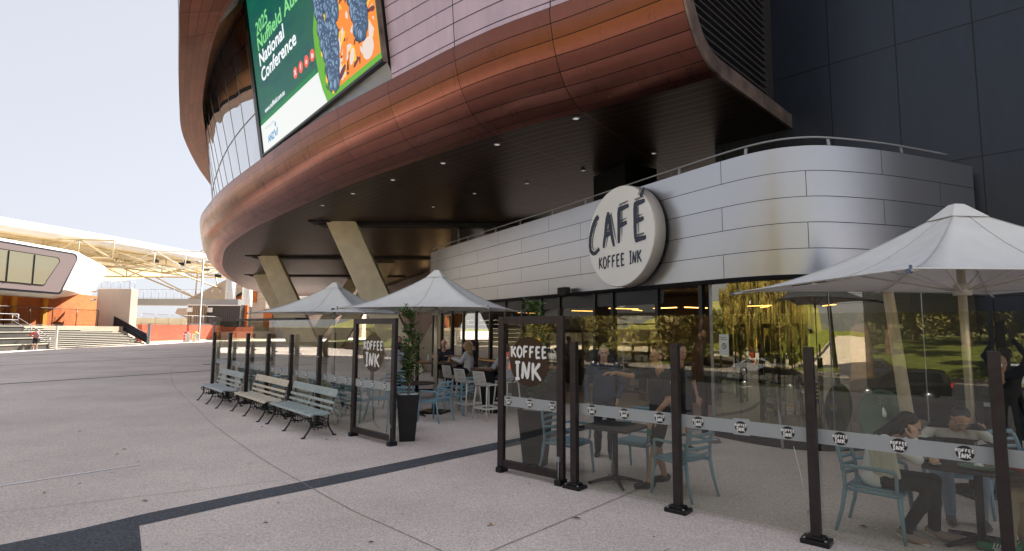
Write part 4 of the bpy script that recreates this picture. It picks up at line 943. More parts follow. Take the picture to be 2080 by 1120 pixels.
# things on tables
t = thing('serving_tray', 'grey green oval tray with crumpled napkin on the right table', 'tray', (4.35, 5.25, .742), R(-28))
mb = MB(); rows = []
for r_, z in [(0, .004), (.8, .004), (.95, .012), (1, .02), (.97, .016)]: rows.append([(.2*r_*np.sign(math.cos(a))*abs(math.cos(a))**.5, .13*r_*np.sign(math.sin(a))*abs(math.sin(a))**.5, z) for a in np.linspace(0, 2*math.pi, 33)])
mb.grid(rows); mb.build('tray', M['greend'], t)
t = thing('napkin', 'crumpled white napkin on the tray', 'napkin', (4.30, 5.25, .755))
rg = random.Random(2); mb = MB(); mb.grid([[((.035+.012*rg.random())*math.cos(a)*math.sin(b_), (.03+.012*rg.random())*math.sin(a)*math.sin(b_), .02+.02*math.cos(b_)+.006*rg.random()) for a in np.linspace(0, 2*math.pi, 13)] for b_ in np.linspace(0, math.pi, 8)], smooth=False); mb.build('body', M['paper'], t)
t = thing('phone', 'dark phone lying on the table beside the tray', 'phone', (4.62, 5.05, .742), R(30)); mb = MB(); mb.box((0, 0, .004), (.15, .075, .008)); mb.build('body', M['black'], t, bevel=.002)
t = thing('saucer', 'small white saucer by the woman\'s elbow', 'saucer', (4.02, 5.42, .742)); mb = MB(); mb.lathe([(.02, .002), (.05, .012), (.052, .014), (.02, .006)], n=20); mb.build('dish', M['inkwhite'], t)
def bottle(label, x, y, z, m, h=.24, r_=.032):
    t = thing('bottle', label, 'bottle', (x, y, z), 0, 'drinks on the high table'); mb = MB(); mb.lathe([(r_, 0), (r_, h*.6), (r_*.45, h*.8), (r_*.4, h)], n=12); mb.build('body', m, t)
    mb = MB(); mb.lathe([(r_*.5, h), (r_*.5, h+.015)], n=10); mb.build('cap', M['redb'], t)
bottle('clear water bottle on the high table', -2.35, 15.85, 1.055, M['paper']); bottle('dark cola bottle in front of the bald man', -2.05, 15.95, 1.055, M['canvprint'])
t = thing('cup', 'white coffee cup left of the umbrella pole on the high table', 'cup', (-2.85, 15.9, 1.055)); mb = MB(); mb.lathe([(.03, 0), (.045, .08), (.042, .08), (.028, .01)], n=16); mb.build('body', M['inkwhite'], t); mb = MB(); mb.tube(cr([(.04, 0, .065), (.07, 0, .055), (.06, 0, .025), (.035, 0, .02)], 3), .005, 5); mb.build('handle', M['inkwhite'], t)
t = thing('food_plate', 'plate with a burger in front of the blonde woman', 'plate', (-1.75, 15.9, 1.055)); mb = MB(); mb.lathe([(.06, 0), (.12, .015), (.06, .008)], n=20); mb.build('dish', M['inkwhite'], t)
mb = MB(); mb.lathe([(.05, .01), (.055, .03), (.056, .05), (.05, .08), (.02, .1)], n=14); mb.build('burger', M['timber'], t)
t = thing('dog_bowl', 'shiny steel dog bowl on the ground by the glass', 'bowl', (3.62, 10.2, 0)); mb = MB(); mb.lathe([(.14, 0), (.11, .06), (.115, .062), (.09, .02), (.02, .015)], n=28); mb.build('bowl', M['steel'], t)
# ================================================================ benches; face local +Y, length along X
def bench_proto(mt):
    t = thing('park_bench', 'slatted bench', 'bench', (0, 0, 0), 0, 'slatted cast iron benches')
    Ln = 2.24; mb = MB()
    ys = [(.27, .405), (.215, .425), (.15, .425), (.085, .42), (.02, .412), (-.045, .405), (-.11, .405), (-.175, .42)]
    for i, (y, z) in enumerate(ys): mb.box((0, y, z), (Ln, .052, .028), M=Matrix.Rotation(R([-25, -4, 2, 4, 5, 3, -3, -14][i]), 3, 'X'))
    mb.build('seat', mt, t, bevel=.006)
    mb = MB()
    for y, z, h, a in [(-.235, .50, .05, 20), (-.27, .605, .055, 20), (-.335, .775, .15, 20)]: mb.box((0, y, z), (Ln, .024, h), M=Matrix.Rotation(R(a), 3, 'X'))
    mb.build('backrest', mt, t, bevel=.006)
    I = M['iron']
    def spiral(mb, x, cy, cz, r0, turns, a0, rr=.012, sgn=1):
        mb.tube([(x, cy+r0*(1-.8*k/16)*math.cos(a0+sgn*turns*2*math.pi*k/16), cz+r0*(1-.8*k/16)*math.sin(a0+sgn*turns*2*math.pi*k/16)) for k in range(17)], rr, 6)
    for x in (-1.0, 0, 1.0):
        mb = MB()
        mb.tube(cr([(x, .38, .0), (x, .33, .05), (x, .245, .15), (x, .205, .26), (x, .225, .36), (x, .255, .39)], 4), [.02]*20+[.02], 7)
        mb.box((x, .385, .01), (.05, .08, .02))
        mb.tube(cr([(x, -.36, .0), (x, -.31, .06), (x, -.23, .16), (x, -.2, .28), (x, -.215, .42), (x, -.275, .55), (x, -.345, .72), (x, -.385, .81)], 3), .017, 7)
        mb.box((x, -.365, .01), (.05, .08, .02))
        mb.tube([(x, .23, .395), (x, .1, .4), (x, -.05, .388), (x, -.2, .395)], .013, 6)
        spiral(mb, x, .255, .33, .065, 1.3, 1.2, .011); spiral(mb, x, .17, .30, .05, 1.1, 3.0, .009, -1)
        spiral(mb, x, .06, .32, .06, 1.2, 1.5, .009); spiral(mb, x, -.08, .32, .06, 1.2, 1.6, .009, -1)
        mb.tube(cr([(x, .235, .17), (x, .12, .19), (x, 0, .165), (x, -.12, .19), (x, -.235, .17)], 4), .011, 6)
        for y in (.17, .11, .05, -.01, -.07, -.13, -.18): mb.tube([(x, y,   .175), (x, y, .30+.03*math.cos(y*20))], .008, 5)
        for y in (.13, .04, -.05, -.14): spiral(mb, x, y, .155, .03, 1.1, 1.57, .007)
        mb.build('leg_frame', I, t)
    mb = MB(); mb.tube([(-1, -.22, .3), (1, -.22, .3)], .008, 6); mb.tube([(-1, .2, .32), (1, .2, .32)], .008, 6); mb.build('stretcher', I, t)
    return t
bdir = Vector((-.655, -.756, 0)); 
def place_bench(mt, mid, lab):
    t = bench_proto(mt); t.location = mid; t.rotation_euler = (0, 0, math.atan2(-.655, -.756)+math.pi/2+math.pi/2*0); t['label'] = lab; return t
# front edge direction (near end minus far end) is (.655,-.756); seats face the plaza (-.756,-.655)
for mt, (nx, ny), lab in [(M['benchgreen'], (-3.75, 10.26), 'blue green slatted bench nearest the camera'), (M['benchcream'], (-5.37, 12.03), 'cream slatted bench, middle one of three'), (M['benchblue'], (-7.27, 13.96), 'pale grey blue slatted bench, farthest of three')]:
    near_front = Vector((nx, ny, 0)); along = Vector((-.655, .756, 0)); inward = Vector((.756, .655, 0))
    t = bench_proto(mt); t.scale = (1, .78, 1); t.location = near_front+along*1.0+inward*.30; t.rotation_euler = (0, 0, yaw(-.756, -.655)); t['label'] = lab
# ================================================================ planters
def planter(label, loc, rz, top, seed, crown):
    t = thing('planter', label, 'planter', loc, rz, 'tall black planters by the entrance')
    mb = MB(); w0, w1, h = .135, .2, .82; vs = [(-w0, -w0, 0), (w0, -w0, 0), (w0, w0, 0), (-w0, w0, 0), (-w1, -w1, h), (w1, -w1, h), (w1, w1, h), (-w1, w1, h)]
    i_ = w1-.02; vs += [(-i_, -i_, h), (i_, -i_, h), (i_, i_, h), (-i_, i_, h), (-i_, -i_, h-.06), (i_, -i_, h-.06), (i_, i_, h-.06), (-i_, i_, h-.06)]
    f = [(3, 2, 1, 0)]+[(k, (k+1) % 4, 4+(k+1) % 4, 4+k) for k in range(4)]+[(4+k, 4+(k+1) % 4, 8+(k+1) % 4, 8+k) for k in range(4)]+[(8+k, 8+(k+1) % 4, 12+(k+1) % 4, 12+k) for k in range(4)]+[(12, 13, 14, 15)]
    mb.add(vs, f); mb.build('pot', M['black'], t, bevel=.004)
    rg = random.Random(seed); mb = MB()
    for k in range(260):
        x, y = rg.uniform(-.17, .17), rg.uniform(-.17, .17); r_ = rg.uniform(.012, .022); mb.lathe([(r_*.6, -r_*.5), (r_, 0), (r_*.6, r_*.5)], (x, y, h-.03+rg.uniform(-.01, .02)), 6)
    o = mb.build('pebbles', M['pebble'], t); tag(o, kind='stuff')
    tree = thing('potted_tree', f'small glossy leaved tree in the planter {label.split(", ")[1]}', 'tree', loc, rz, 'small trees in the planters')
    mb = MB(); tr = cr([(0, 0, h-.05), (.02, 0, h+.3), (-.015, .01, h+.7), (.01, 0, top-.15)], 5); mb.tube(tr, [.022-.016*k/(len(tr)-1) for k in range(len(tr))], 7); mb.build('trunk', M['bark'], tree)
    lf = MB(); bm = MB()
    for k in range(crown[3]):
        h0 = rg.uniform(crown[0], crown[1]); an = rg.uniform(0, 6.283); ln = rg.uniform(.08, crown[2]*1.12)*(1-.3*((h0-crown[0])/(crown[1]-crown[0]))**2)*(1 if math.sin(h0*9+an*2) > -.35 else .35)
        p0 = Vector((0, 0, h0)); dr = Vector((math.cos(an), math.sin(an), rg.uniform(.3, 1.1))).normalized(); p1 = p0+dr*ln; bm.tube([p0, p1], [.004, .002], 4)
        for j in range(11):
            q = p0.lerp(p1, .3+.7*j/10); a2 = rg.uniform(0, 6.283); dd = (dr*.6+Vector((math.cos(a2), math.sin(a2), rg.uniform(-.5, .6)))).normalized(); l = rg.uniform(.05, .085); sd = dd.cross(Vector((rg.uniform(-1, 1), rg.uniform(-1, 1), 1))).normalized()*l*.27
            m_ = q+dd*l*.5; e_ = q+dd*l; lf.add([q, m_+sd, e_, m_-sd], [(0, 1, 2, 3)])
    bm.build('branches', M['bark'], tree); lf.build('leaves', M['leaf'], tree)
planter('tall black planter with white pebbles, left of the entrance', (-1.86, 10.2, 0), R(10), 2.36, 3, (1.0, 2.3, .38, 120))
planter('tall black planter with white pebbles, behind the right framed screen', (.36, 8.42, 0), R(-30), 2.4, 8, (.98, 2.36, .36, 125))
# ================================================================ notice, tape mark, high chairs
t = thing('paper_notice', 'white paper notice with a small logo taped inside the glass', 'notice', (2.62, 7.6, 1.6), rzf)
p_, n_ = at_s(sD_+.35, -.06); t.location = p_+Z(1.72); t.rotation_euler = (0, 0, math.atan2(n_.y, n_.x)+math.pi/2)
mb = MB(); mb.box((0, 0, 0), (.21, .003, .40)); mb.build('sheet', M['paper'], t)
vs, fs = text_mesh('Everyday is\na fresh grind', .035, .0005); mb = MB(); mb.add([(v.x-.09, -.003, v.z*0+v.y+.13) for v in vs], fs); mb.build('text', M['ink'], t)
logo_disc(t, (0, -.004, -.02), .055, Vector((1, 0, 0)), Vector((0, -1, 0)), 'logo', seed=4)
t = thing('sticker', 'square frosted logo sticker on the glass band', 'sticker', tuple(rp[1]+TF*.69-NF*(-.06)+Z(.99)), rzf)
mb = MB(); mb.box((0, -.0032, 0), (.17, .002, .17)); mb.build('film', M['frost'], t)
mb = MB(); rg = random.Random(3)
q0 = rp[2]+TF*-.2+NF*.052; pts = [q0+TF*(.02+k*.012)+Z(.86-k*.06+rg.uniform(-.005, .005)) for k in range(8)]; mb.tube(pts, .003, 4, flat=.4); t = mb.build('paint_drip', M['whitepaint']); tag(t, 'thin white paint drip on the glass beside the third post', 'mark')
def highchair():
    t = thing('high_chair', 'grey plastic child high chair', 'high chair', (0, 0, 0), 0, 'grey high chairs inside the glass'); B = M['greych']
    for sx in (-1, 1):
        for sy in (-1, 1): mb = MB(); mb.tube([(sx*.27, sy*.27, 0), (sx*.2, sy*.12, .74)], [.025, .022], 8); mb.build('leg', B, t)
    mb = MB(); mb.box((0, 0, .5), (.34, .3, .03)); mb.build('seat', B, t, bevel=.01)
    mb = MB(); mb.box((0, -.15, .64), (.36, .025, .24)); mb.build('backrest', B, t, bevel=.01)
    mb = MB(); mb.tube([(-.2, .13, .74), (-.21, -.15, .75), (.21, -.15, .75), (.2, .13, .74), (-.2, .13, .74)], .022, 8); mb.build('top_rail', B, t)
    mb = MB(); mb.box((0, -.165, .70), (.16, .004, .05)); mb.build('label_yellow', M['yel'], t); mb = MB(); mb.box((0, -.165, .645), (.16, .004, .06)); mb.build('label_white', M['paper'], t)
    return t
hc = Spawn(highchair()); hc((4.78, 9.95, 0), R(15), 'grey high chair with yellow label in front of the green counter'); hc((5.55, 10.0, 0), R(20), 'grey high chair with yellow label right of the counter')
# fallen leaves
rg = random.Random(21)
for i, (x, y) in enumerate([(-3.1, 10.15), (-3.3, 10.2), (-5.0, 11.4), (-6.3, 9.3), (-4.2, 6.6), (-2.5, 5.9), (-.2, 5.9), (.7, 6.1), (-6.6, 12.6), (-8.2, 10.8), (3.6, 5.9), (-1.3, 5.4), (-5.6, 6.9)]):
    mb = MB(); l = rg.uniform(.035, .06); mb.add([(0, -l, .002), (l*.35, 0, .012), (0, l, .004), (-l*.35, 0, .014)], [(0, 1, 2), (0, 2, 3)])
    o = mb.build('fallen_leaf', M['darkwood'] if i % 3 else M['timber'], loc=(x, y, .008), rot=(0, 0, rg.uniform(0, 6))); tag(o, 'small dry curled leaf lying on the pavement', 'leaf', 'dry leaves on the pavement')
# ================================================================ people: blended implicit surfaces
def surfnet(F, org, h):
    s = F < 0; nx, ny, nz = F.shape
    cs = np.zeros((nx-1, ny-1, nz-1), int); P = np.zeros((nx-1, ny-1, nz-1, 3)); C = np.zeros((nx-1, ny-1, nz-1))
    off = [(i, j, k) for i in (0, 1) for j in (0, 1) for k in (0, 1)]
    def sl(A, o): return A[o[0]:o[0]+nx-1, o[1]:o[1]+ny-1, o[2]:o[2]+nz-1]
    for o in off: cs += sl(s, o)
    for ax in range(3):
        for o in off:
            if o[ax]: continue
            o2 = list(o); o2[ax] = 1; a = sl(F, o); b = sl(F, o2); m = (a < 0) != (b < 0); t = np.where(m, a/np.where(m, a-b, 1), 0)
            for c in range(3): P[..., c] += np.where(m, o[c]+(t if c == ax else 0), 0)
            C += m
    act = (cs > 0) & (cs < 8); idx = -np.ones(act.shape, int); idx[act] = np.arange(act.sum())
    ii = np.argwhere(act); V = ii+P[act]/np.maximum(C[act], 1)[:, None]; V = V*h+org; Fc = []
    for ax in range(3):
        a1, a2 = [(1, 2), (2, 0), (0, 1)][ax]
        A = s; sh = [slice(None)]*3; sh[ax] = slice(0, -1); sh2 = [slice(None)]*3; sh2[ax] = slice(1, None)
        m = A[tuple(sh)] != A[tuple(sh2)]
        for p in np.argwhere(m):
            q = [p.copy() for _ in range(4)]; q[1][a1] -= 1; q[2][a1] -= 1; q[2][a2] -= 1; q[3][a2] -= 1
            if min(p[a1], p[a2]) < 1: continue
            try: f = [idx[tuple(w)] for w in q]
            except IndexError: continue
            if min(f) < 0: continue
            Fc.append(f if s[tuple(p)] else f[::-1])
    return V, Fc
def capsule(X, a, b, ra, rb):
    a = np.array(a); b = np.array(b); d = b-a; L2 = max(1e-9, d@d); t = np.clip(((X-a)@d)/L2, 0, 1); return np.linalg.norm(X-a-t[..., None]*d, axis=-1)-(ra+(rb-ra)*t)
def ellip(X, c, r_, Rm=None):
    q = X-np.array(c)
    if Rm is not None: q = q@Rm
    r_ = np.array(r_); k = np.linalg.norm(q/r_, axis=-1); return (k-1)*r_.min()*1.0 if False else k*(k-1)/np.maximum(1e-6, np.linalg.norm(q/r_**2, axis=-1))
def implicit(prims, h, k=.02):
    """prims: (kind, args..., label)"""
    lo = np.array([1e9]*3); hi = -lo
    for p in prims:
        if p[0] == 'c': 
            for c, r_ in ((p[1], p[3]), (p[2], p[4])): lo = np.minimum(lo, np.array(c)-r_); hi = np.maximum(hi, np.array(c)+r_)
        else: lo = np.minimum(lo, np.array(p[1])-max(p[2])); hi = np.maximum(hi, np.array(p[1])+max(p[2]))
    lo -= 3*h; hi += 3*h; n = np.ceil((hi-lo)/h).astype(int)+1
    g = np.stack(np.meshgrid(*[lo[i]+h*np.arange(n[i]) for i in range(3)], indexing='ij'), -1); F = np.full(g.shape[:3], 1.0)
    for p in prims:
        if p[0] == 'c': b0 = np.minimum(np.array(p[1])-p[3], np.array(p[2])-p[4]); b1 = np.maximum(np.array(p[1])+p[3], np.array(p[2])+p[4])
        else: b0 = np.array(p[1])-max(p[2]); b1 = np.array(p[1])+max(p[2])
        i0 = np.clip(((b0-3*k-2*h-lo)/h).astype(int), 0, n); i1 = np.clip(((b1+3*k+2*h-lo)/h).astype(int)+2, 0, n); q = tuple(slice(a, b) for a, b in zip(i0, i1))
        X = g[q]; d = capsule(X, *p[1:5]) if p[0] == 'c' else ellip(X, *p[1:4]); f = F[q]
        w = np.clip(.5+.5*(f-d)/k, 0, 1); F[q] = f*(1-w)+d*w-k*w*(1-w)
    V, Fc = surfnet(F, lo, h)
    if not Fc: return V, Fc, []
    fc = np.array([V[list(f)].mean(0) for f in Fc]); best_ = np.full(len(fc), 1e9); lab = np.zeros(len(fc), int)
    for p in prims:
        d = capsule(fc, *p[1:5]) if p[0] == 'c' else ellip(fc, *p[1:4]); m = d < best_; best_[m] = d[m]; lab[m] = p[-1]
    return V, Fc, lab
SK, TOP, BOT, SHO, SOL, EYE, LIP, EX = range(8)
skin_cache = {}
def fmat(c, r_=.75): 
    if c not in skin_cache: skin_cache[c] = mat('cloth or skin', c, r_, var=.08, vscale=6, bump=.08 if r_ > .6 else 0, bscale=25)
    return skin_cache[c]
def hand(wr, dirn, pal, side, curl=.5, s=1.0):
    """wr wrist, dirn wrist->fingers, pal palm normal, side +1: thumb on dirn x pal"""
    w = Vector(wr); d = Vector(dirn).normalized(); n = Vector(pal); n = (n-d*n.dot(d)).normalized(); l = d.cross(n)*side; pr = []
    def C(a, b, ra, rb): pr.append(('c', tuple(a), tuple(b), ra*s, rb*s, SK))
    for k in range(4):
        o = (.03-.02*k)*s; kn = w+d*(.088-.004*abs(k-1.3))*s+l*o; C(w+l*o*.55+d*.01, kn, .014, .0105)
        q = kn; dd = d.copy(); L_ = [.040, .045, .042, .032][k]*s
        for j in range(3):
            dd = (dd+n*curl*(.55+.1*j)).normalized(); q2 = q+dd*L_*(1, .68, .52)[j]; C(q, q2, .0092-.0008*j, .0085-.0008*j); q = q2
    t0 = w+l*.025*s+d*.02*s; t1 = t0+(d*.6+l*.75+n*.2).normalized()*.045*s; t2 = t1+(d*.9+l*.25+n*(.3+curl*.3)).normalized()*.032*s; t3 = t2+(d+n*curl*.4).normalized()*.026*s
    C(t0, t1, .014, .0115); C(t1, t2, .0108, .0095); C(t2, t3, .0095, .008); return pr
def head_prims(c, fw, up, s=1.0, glasses=False):
    c = Vector(c); f = Vector(fw).normalized(); u = Vector(up); u = (u-f*u.dot(f)).normalized(); r_ = f.cross(u)
    Rm = np.array([list(r_), list(f), list(u)]).T
    P = lambda x, y, z: tuple(c+(r_*x+f*y+u*z)*s)
    S3 = lambda a, b_, d_: (a*s, b_*s, d_*s)
    pr = [('e', P(0, -.012, .03), S3(.076, .094, .086), Rm, SK), ('e', P(0, .022, -.03), S3(.058, .066, .085), Rm, SK), ('c', P(0, .05, -.095), P(0, .06, -.09), .022*s, .02*s, SK),
          ('c', P(0, .088, .005), P(0, .104, -.026), .009*s, .012*s, SK), ('c', P(-.012, .092, -.03), P(.012, .092, -.03), .009*s, .009*s, SK), ('c', P(-.03, .083, .022), P(.03, .083, .022), .011*s, .011*s, SK),
          ('e', P(-.031, .079, .005), S3(.0105, .009, .0055), Rm, EYE), ('e', P(.031, .079, .005), S3(.0105, .009, .0055), Rm, EYE),
          ('c', P(-.018, .081, -.062), P(.018, .081, -.062), .0075*s, .0075*s, LIP),
          ('e', P(-.077, -.008, -.005), S3(.01, .02, .032), Rm, SK), ('e', P(.077, -.008, -.005), S3(.01, .02, .032), Rm, SK)]
    return pr, P, Rm, (r_, f, u)
def hair_mesh(P, Rm, s, style, m, par, back=None):
    pr = []
    S3 = lambda a, b_, d_: (a*s, b_*s, d_*s)
    if style == 'short': pr = [('e', P(0, -.03, .052), S3(.082, .092, .075), Rm, 0), ('e', P(0, -.065, .0), S3(.07, .05, .07), Rm, 0)]
    if style == 'crop': pr = [('e', P(0, -.022, .050), S3(.080, .092, .074), Rm, 0), ('e', P(0, -.06, .01), S3(.068, .05, .06), Rm, 0)]
    if style == 'long':
        pr = [('e', P(0, -.03, .05), S3(.088, .095, .08), Rm, 0), ('e', P(0, -.07, -.03), S3(.082, .055, .11), Rm, 0)]
        q = P(0, -.075, -.02)
        b1 = Vector(q)+Vector(back or (0, 0, -.2)); pr.append(('c', q, tuple(b1), .07*s, .05*s, 0)); pr.append(('c', tuple(b1), tuple(b1+Vector((0, 0, -.06))), .05*s, .025*s, 0))
        for sx in (-1, 1): pr.append(('c', P(sx*.07, -.02, .03), P(sx*.075, -.03, -.1), .022*s, .018*s, 0))
    V, Fc, lab = implicit(pr, .009, .02); mb = MB(); mb.add([tuple(v) for v in V], Fc, 0, True); return mb.build('hair', m, par)
def person(label, J, col, hair=None, fine=.014, skin=(.5, .29, .2), hands=True, shirt_len=None, short_sleeve=False, shorts=False, glasses=False, extra=None, loose=1.0, hoodie=False, group=None, build=1.0):
    """J joints (world): pel, chest, neck, head, hf (head forward), hu (head up), shl/shr, ell/elr, wrl/wrr, hil/hir, knl/knr, anl/anr, tol/tor, hdl/hdr hand dirs, hpl/hpr palm normals"""
    V_ = {k: Vector(v) for k, v in J.items() if k != 'curl'}; base = Vector((V_['pel'].x, V_['pel'].y, 0))
    t = thing('person', label, 'person', base, 0, group)
    for k in V_:
        if k not in ('hf', 'hu') and not k.startswith('hd') and not k.startswith('hp'): V_[k] = V_[k]-base
    b = build; g = V_.get; pr = []
    def C(a, c, ra, rb, l): pr.append(('c', tuple(a), tuple(c), ra*b, rb*b, l))
    pel, ch, nk = V_['pel'], V_['chest'], V_['neck']; shl, shr = V_['shl'], V_['shr']; lat = (shl-shr).normalized(); up_ = (nk-pel).normalized(); fwd = up_.cross(lat)*-1
    hil, hir = V_['hil'], V_['hir']
    # torso
    for s_, sh, hi in ((1, shl, hil), (-1, shr, hir)):
        C(sh.lerp(nk, .3)-up_*.03, sh, .062, .056, TOP); C(ch+lat*s_*.07, sh-lat*s_*.045-up_*.07, .105, .08, TOP)
        C(pel.lerp(ch, .1)+lat*s_*.055, ch+lat*s_*.06, .105*loose, .112, TOP)
        C(hi, pel+lat*s_*.05+up_*.04, .098, .108, BOT if not shirt_len else TOP)
    if shirt_len: C(pel+lat*.06, pel-lat*.06-up_*.0, .115*loose, .115*loose, TOP)
    if hoodie: C(nk-fwd*.05-up_*.03+lat*.06, nk-fwd*.05-up_*.03-lat*.06, .055, .055, TOP); C(nk+fwd*.04-up_*.05+lat*.04, nk+fwd*.04-up_*.05-lat*.04, .04, .04, TOP)
    C(nk-up_*.05, V_['head']-Vector(J['hu']).normalized()*.07-Vector(J['hf']).normalized()*.012, .056, .052, SK)
    for s_, a, e_, w in ((1, 'shl', 'ell', 'wrl'), (-1, 'shr', 'elr', 'wrr')):
        A, E_, W_ = V_[a], V_[e_], V_[w]
        if short_sleeve: C(A, A.lerp(E_, .7), .06*loose, .06*loose, TOP); C(A.lerp(E_, .6), E_, .044, .038, SK); C(E_, W_, .040, .026, SK)
        else: C(A, E_, .056*loose, .047*loose, TOP); C(E_, W_, .046*loose, .034*loose, TOP)
    for hi, kn, an, to in (('hil', 'knl', 'anl', 'tol'), ('hir', 'knr', 'anr', 'tor')):
        H_, K, A, T_ = V_[hi], V_[kn], V_[an], V_[to]
        if shorts: C(H_, H_.lerp(K, .8), .088, .085, BOT); C(H_.lerp(K, .7), K, .062, .052, SK); C(K, K.lerp(A, .4), .053, .055, SK); C(K.lerp(A, .4), A, .054, .033, SK)
        else: C(H_, K, .088, .064, BOT); C(K, K.lerp(A, .45), .063, .062, BOT); C(K.lerp(A, .45), A+(K-A).normalized()*.03, .06, .05*loose, BOT)
        C(A, A+(K-A).normalized()*.02, .034, .034, SK if shorts else EX)
        fd = (T_-A); fd2 = Vector((fd.x, fd.y, fd.z*.4)); upz = Vector((0, 0, 1)); C(A-fd*.25-upz*.03, A+fd*.35-upz*.035, .036, .040, SHO); C(A+fd*.3-upz*.04, T_, .042, .034, SHO)
        C(A-fd*.25-upz*.052, T_-upz*.02, .032, .030, SOL)
    Vv, Fc, lab = implicit(pr, fine, .022)
    mb = MB()
    def addm(V, F_, L_):
        b0 = len(mb.v); mb.v += [tuple(v) for v in V]; mb.f += [tuple(b0+i for i in f) for f in F_]; mb.m += [int(x) for x in L_]; mb.sm += [True]*len(F_)
    addm(Vv, Fc, lab)
    hp, P, Rm, ax = head_prims(V_['head'], J['hf'], J['hu']); hp.append(('c', tuple(V_['head']-ax[2]*.07-ax[1]*.012), tuple(nk-up_*.02), .05*b, .054*b, SK))
    Vv, Fc, lab = implicit(hp, .0065 if hands else .01, .009); addm(Vv, Fc, lab)
    if hands:
        for s_, w, hd, hpn, e_ in ((1, 'wrl', 'hdl', 'hpl', 'ell'), (-1, 'wrr', 'hdr', 'hpr', 'elr')):
            d_ = Vector(J[hd]) if hd in J else (V_[w]-V_[e_]); n_ = Vector(J[hpn]) if hpn in J else Vector((0, 0, -1))+fwd*-.3
            hp = hand(V_[w]+d_.normalized()*.01, d_, n_, -s_, J.get('curl', .45)); hp.append(('c', tuple(V_[w].lerp(V_[e_], .12)), tuple(V_[w]+d_.normalized()*.015), .025, .022, SK))
            Vv, Fc, lab = implicit(hp, .005, .006); addm(Vv, Fc, lab)
    else:
        for w, e_ in (('wrl', 'ell'), ('wrr', 'elr')):
            d_ = (V_[w]-V_[e_]).normalized(); hp = hand(V_[w], d_, (0, 0, -1) if abs(d_.z) < .9 else (0, 1, 0), 1, .6); Vv, Fc, lab = implicit(hp, .009, .008); addm(Vv, Fc, lab)
    c = dict(top=(.1, .1, .1), bot=(.02, .02, .025), sho=(.02, .02, .02), sol=(.6, .6, .6), ex=(.3, .3, .3)); c.update(col)
    body = mb.build('body', [fmat(skin, .55), c['top'] if not isinstance(c['top'], tuple) else fmat(c['top'], .8), fmat(c['bot'], .8), fmat(c['sho'], .6), fmat(c['sol'], .65), fmat((.02, .015, .012), .3), fmat((skin[0]*.8, skin[1]*.5, skin[2]*.5), .5), fmat(c['ex'], .8)], t)
    if hair: hair_mesh(P, Rm, 1.0, hair[0], fmat(hair[1], .5), t, hair[2] if len(hair) > 2 else None)
    if glasses:
        mb = MB()
        for sx in (-1, 1):
            mb.tube([P(sx*.032+.022*math.cos(a), .098, .004+.017*math.sin(a)) for a in np.linspace(0, 6.283, 13)], .0018, 4, caps=False); mb.tube([P(sx*.055, .096, .008), P(sx*.078, .0, .008)], .0018, 4)
        mb.tube([P(-.01, .1, .006), P(.01, .1, .006)], .0018, 4); mb.build('glasses', M['steel'], t)
    return t, base
def stand(x, y, face, h=1.75, **k):
    """standing joints; face = direction faced"""
    f = Vector((*face, 0)).normalized(); l = Vector((-f.y, f.x, 0)); o = Vector((x, y, 0)); s = h/1.75
    P = lambda a, b, z: tuple(o+l*a*s+f*b*s+Z(z*s))
    J = dict(pel=P(0, 0, .95), chest=P(0, .01, 1.25), neck=P(0, -.01, 1.47), head=P(0, .03, 1.63), hf=tuple(f), hu=(0, 0, 1), shl=P(.19, 0, 1.41), shr=P(-.19, 0, 1.41), ell=P(.25, -.03, 1.13), elr=P(-.25, -.03, 1.13),
             wrl=P(.26, .06, .89), wrr=P(-.26, .06, .89), hil=P(.09, 0, .90), hir=P(-.09, 0, .90), knl=P(.11, .03, .50), knr=P(-.11, .03, .50), anl=P(.13, -.02, .085), anr=P(-.13, -.02, .085), tol=P(.15, .15, .045), tor=P(-.15, .15, .045),
             hdl=(0, 0, -1), hdr=(0, 0, -1), hpl=tuple(-l), hpr=tuple(l))
    for a, v in k.items(): J[a] = P(*v) if not isinstance(v, dict) else v['abs']
    return J
def sit(x, y, face, seat=.46, lean=0, **k):
    f = Vector((*face, 0)).normalized(); l = Vector((-f.y, f.x, 0)); o = Vector((x, y, seat-.46))
    P = lambda a, b, z: tuple(o+l*a+f*b+Z(z))
    J = dict(pel=P(0, -.05, .56), chest=P(0, -.06+lean*.5, .86), neck=P(0, -.04+lean, 1.07-lean*.25), head=P(0, .02+lean*1.25, 1.22-lean*.4), hf=tuple(f), hu=(0, 0, 1), shl=P(.18, -.04+lean*.9, 1.0-lean*.25), shr=P(-.18, -.04+lean*.9, 1.0-lean*.25),
             ell=P(.25, .08+lean, .78), elr=P(-.25, .08+lean, .78), wrl=P(.15, .32+lean, .80), wrr=P(-.15, .32+lean, .80), hil=P(.1, -.02, .54), hir=P(-.1, -.02, .54), knl=P(.13, .42, .54), knr=P(-.13, .42, .54),
             anl=P(.13, .42, .09), anr=P(-.13, .42, .09), tol=P(.14, .6, .05), tor=P(-.14, .6, .05))
    for a, v in k.items(): J[a] = P(*v) if not isinstance(v, dict) else v['abs']
    return J
A_ = lambda *v: {'abs': v}
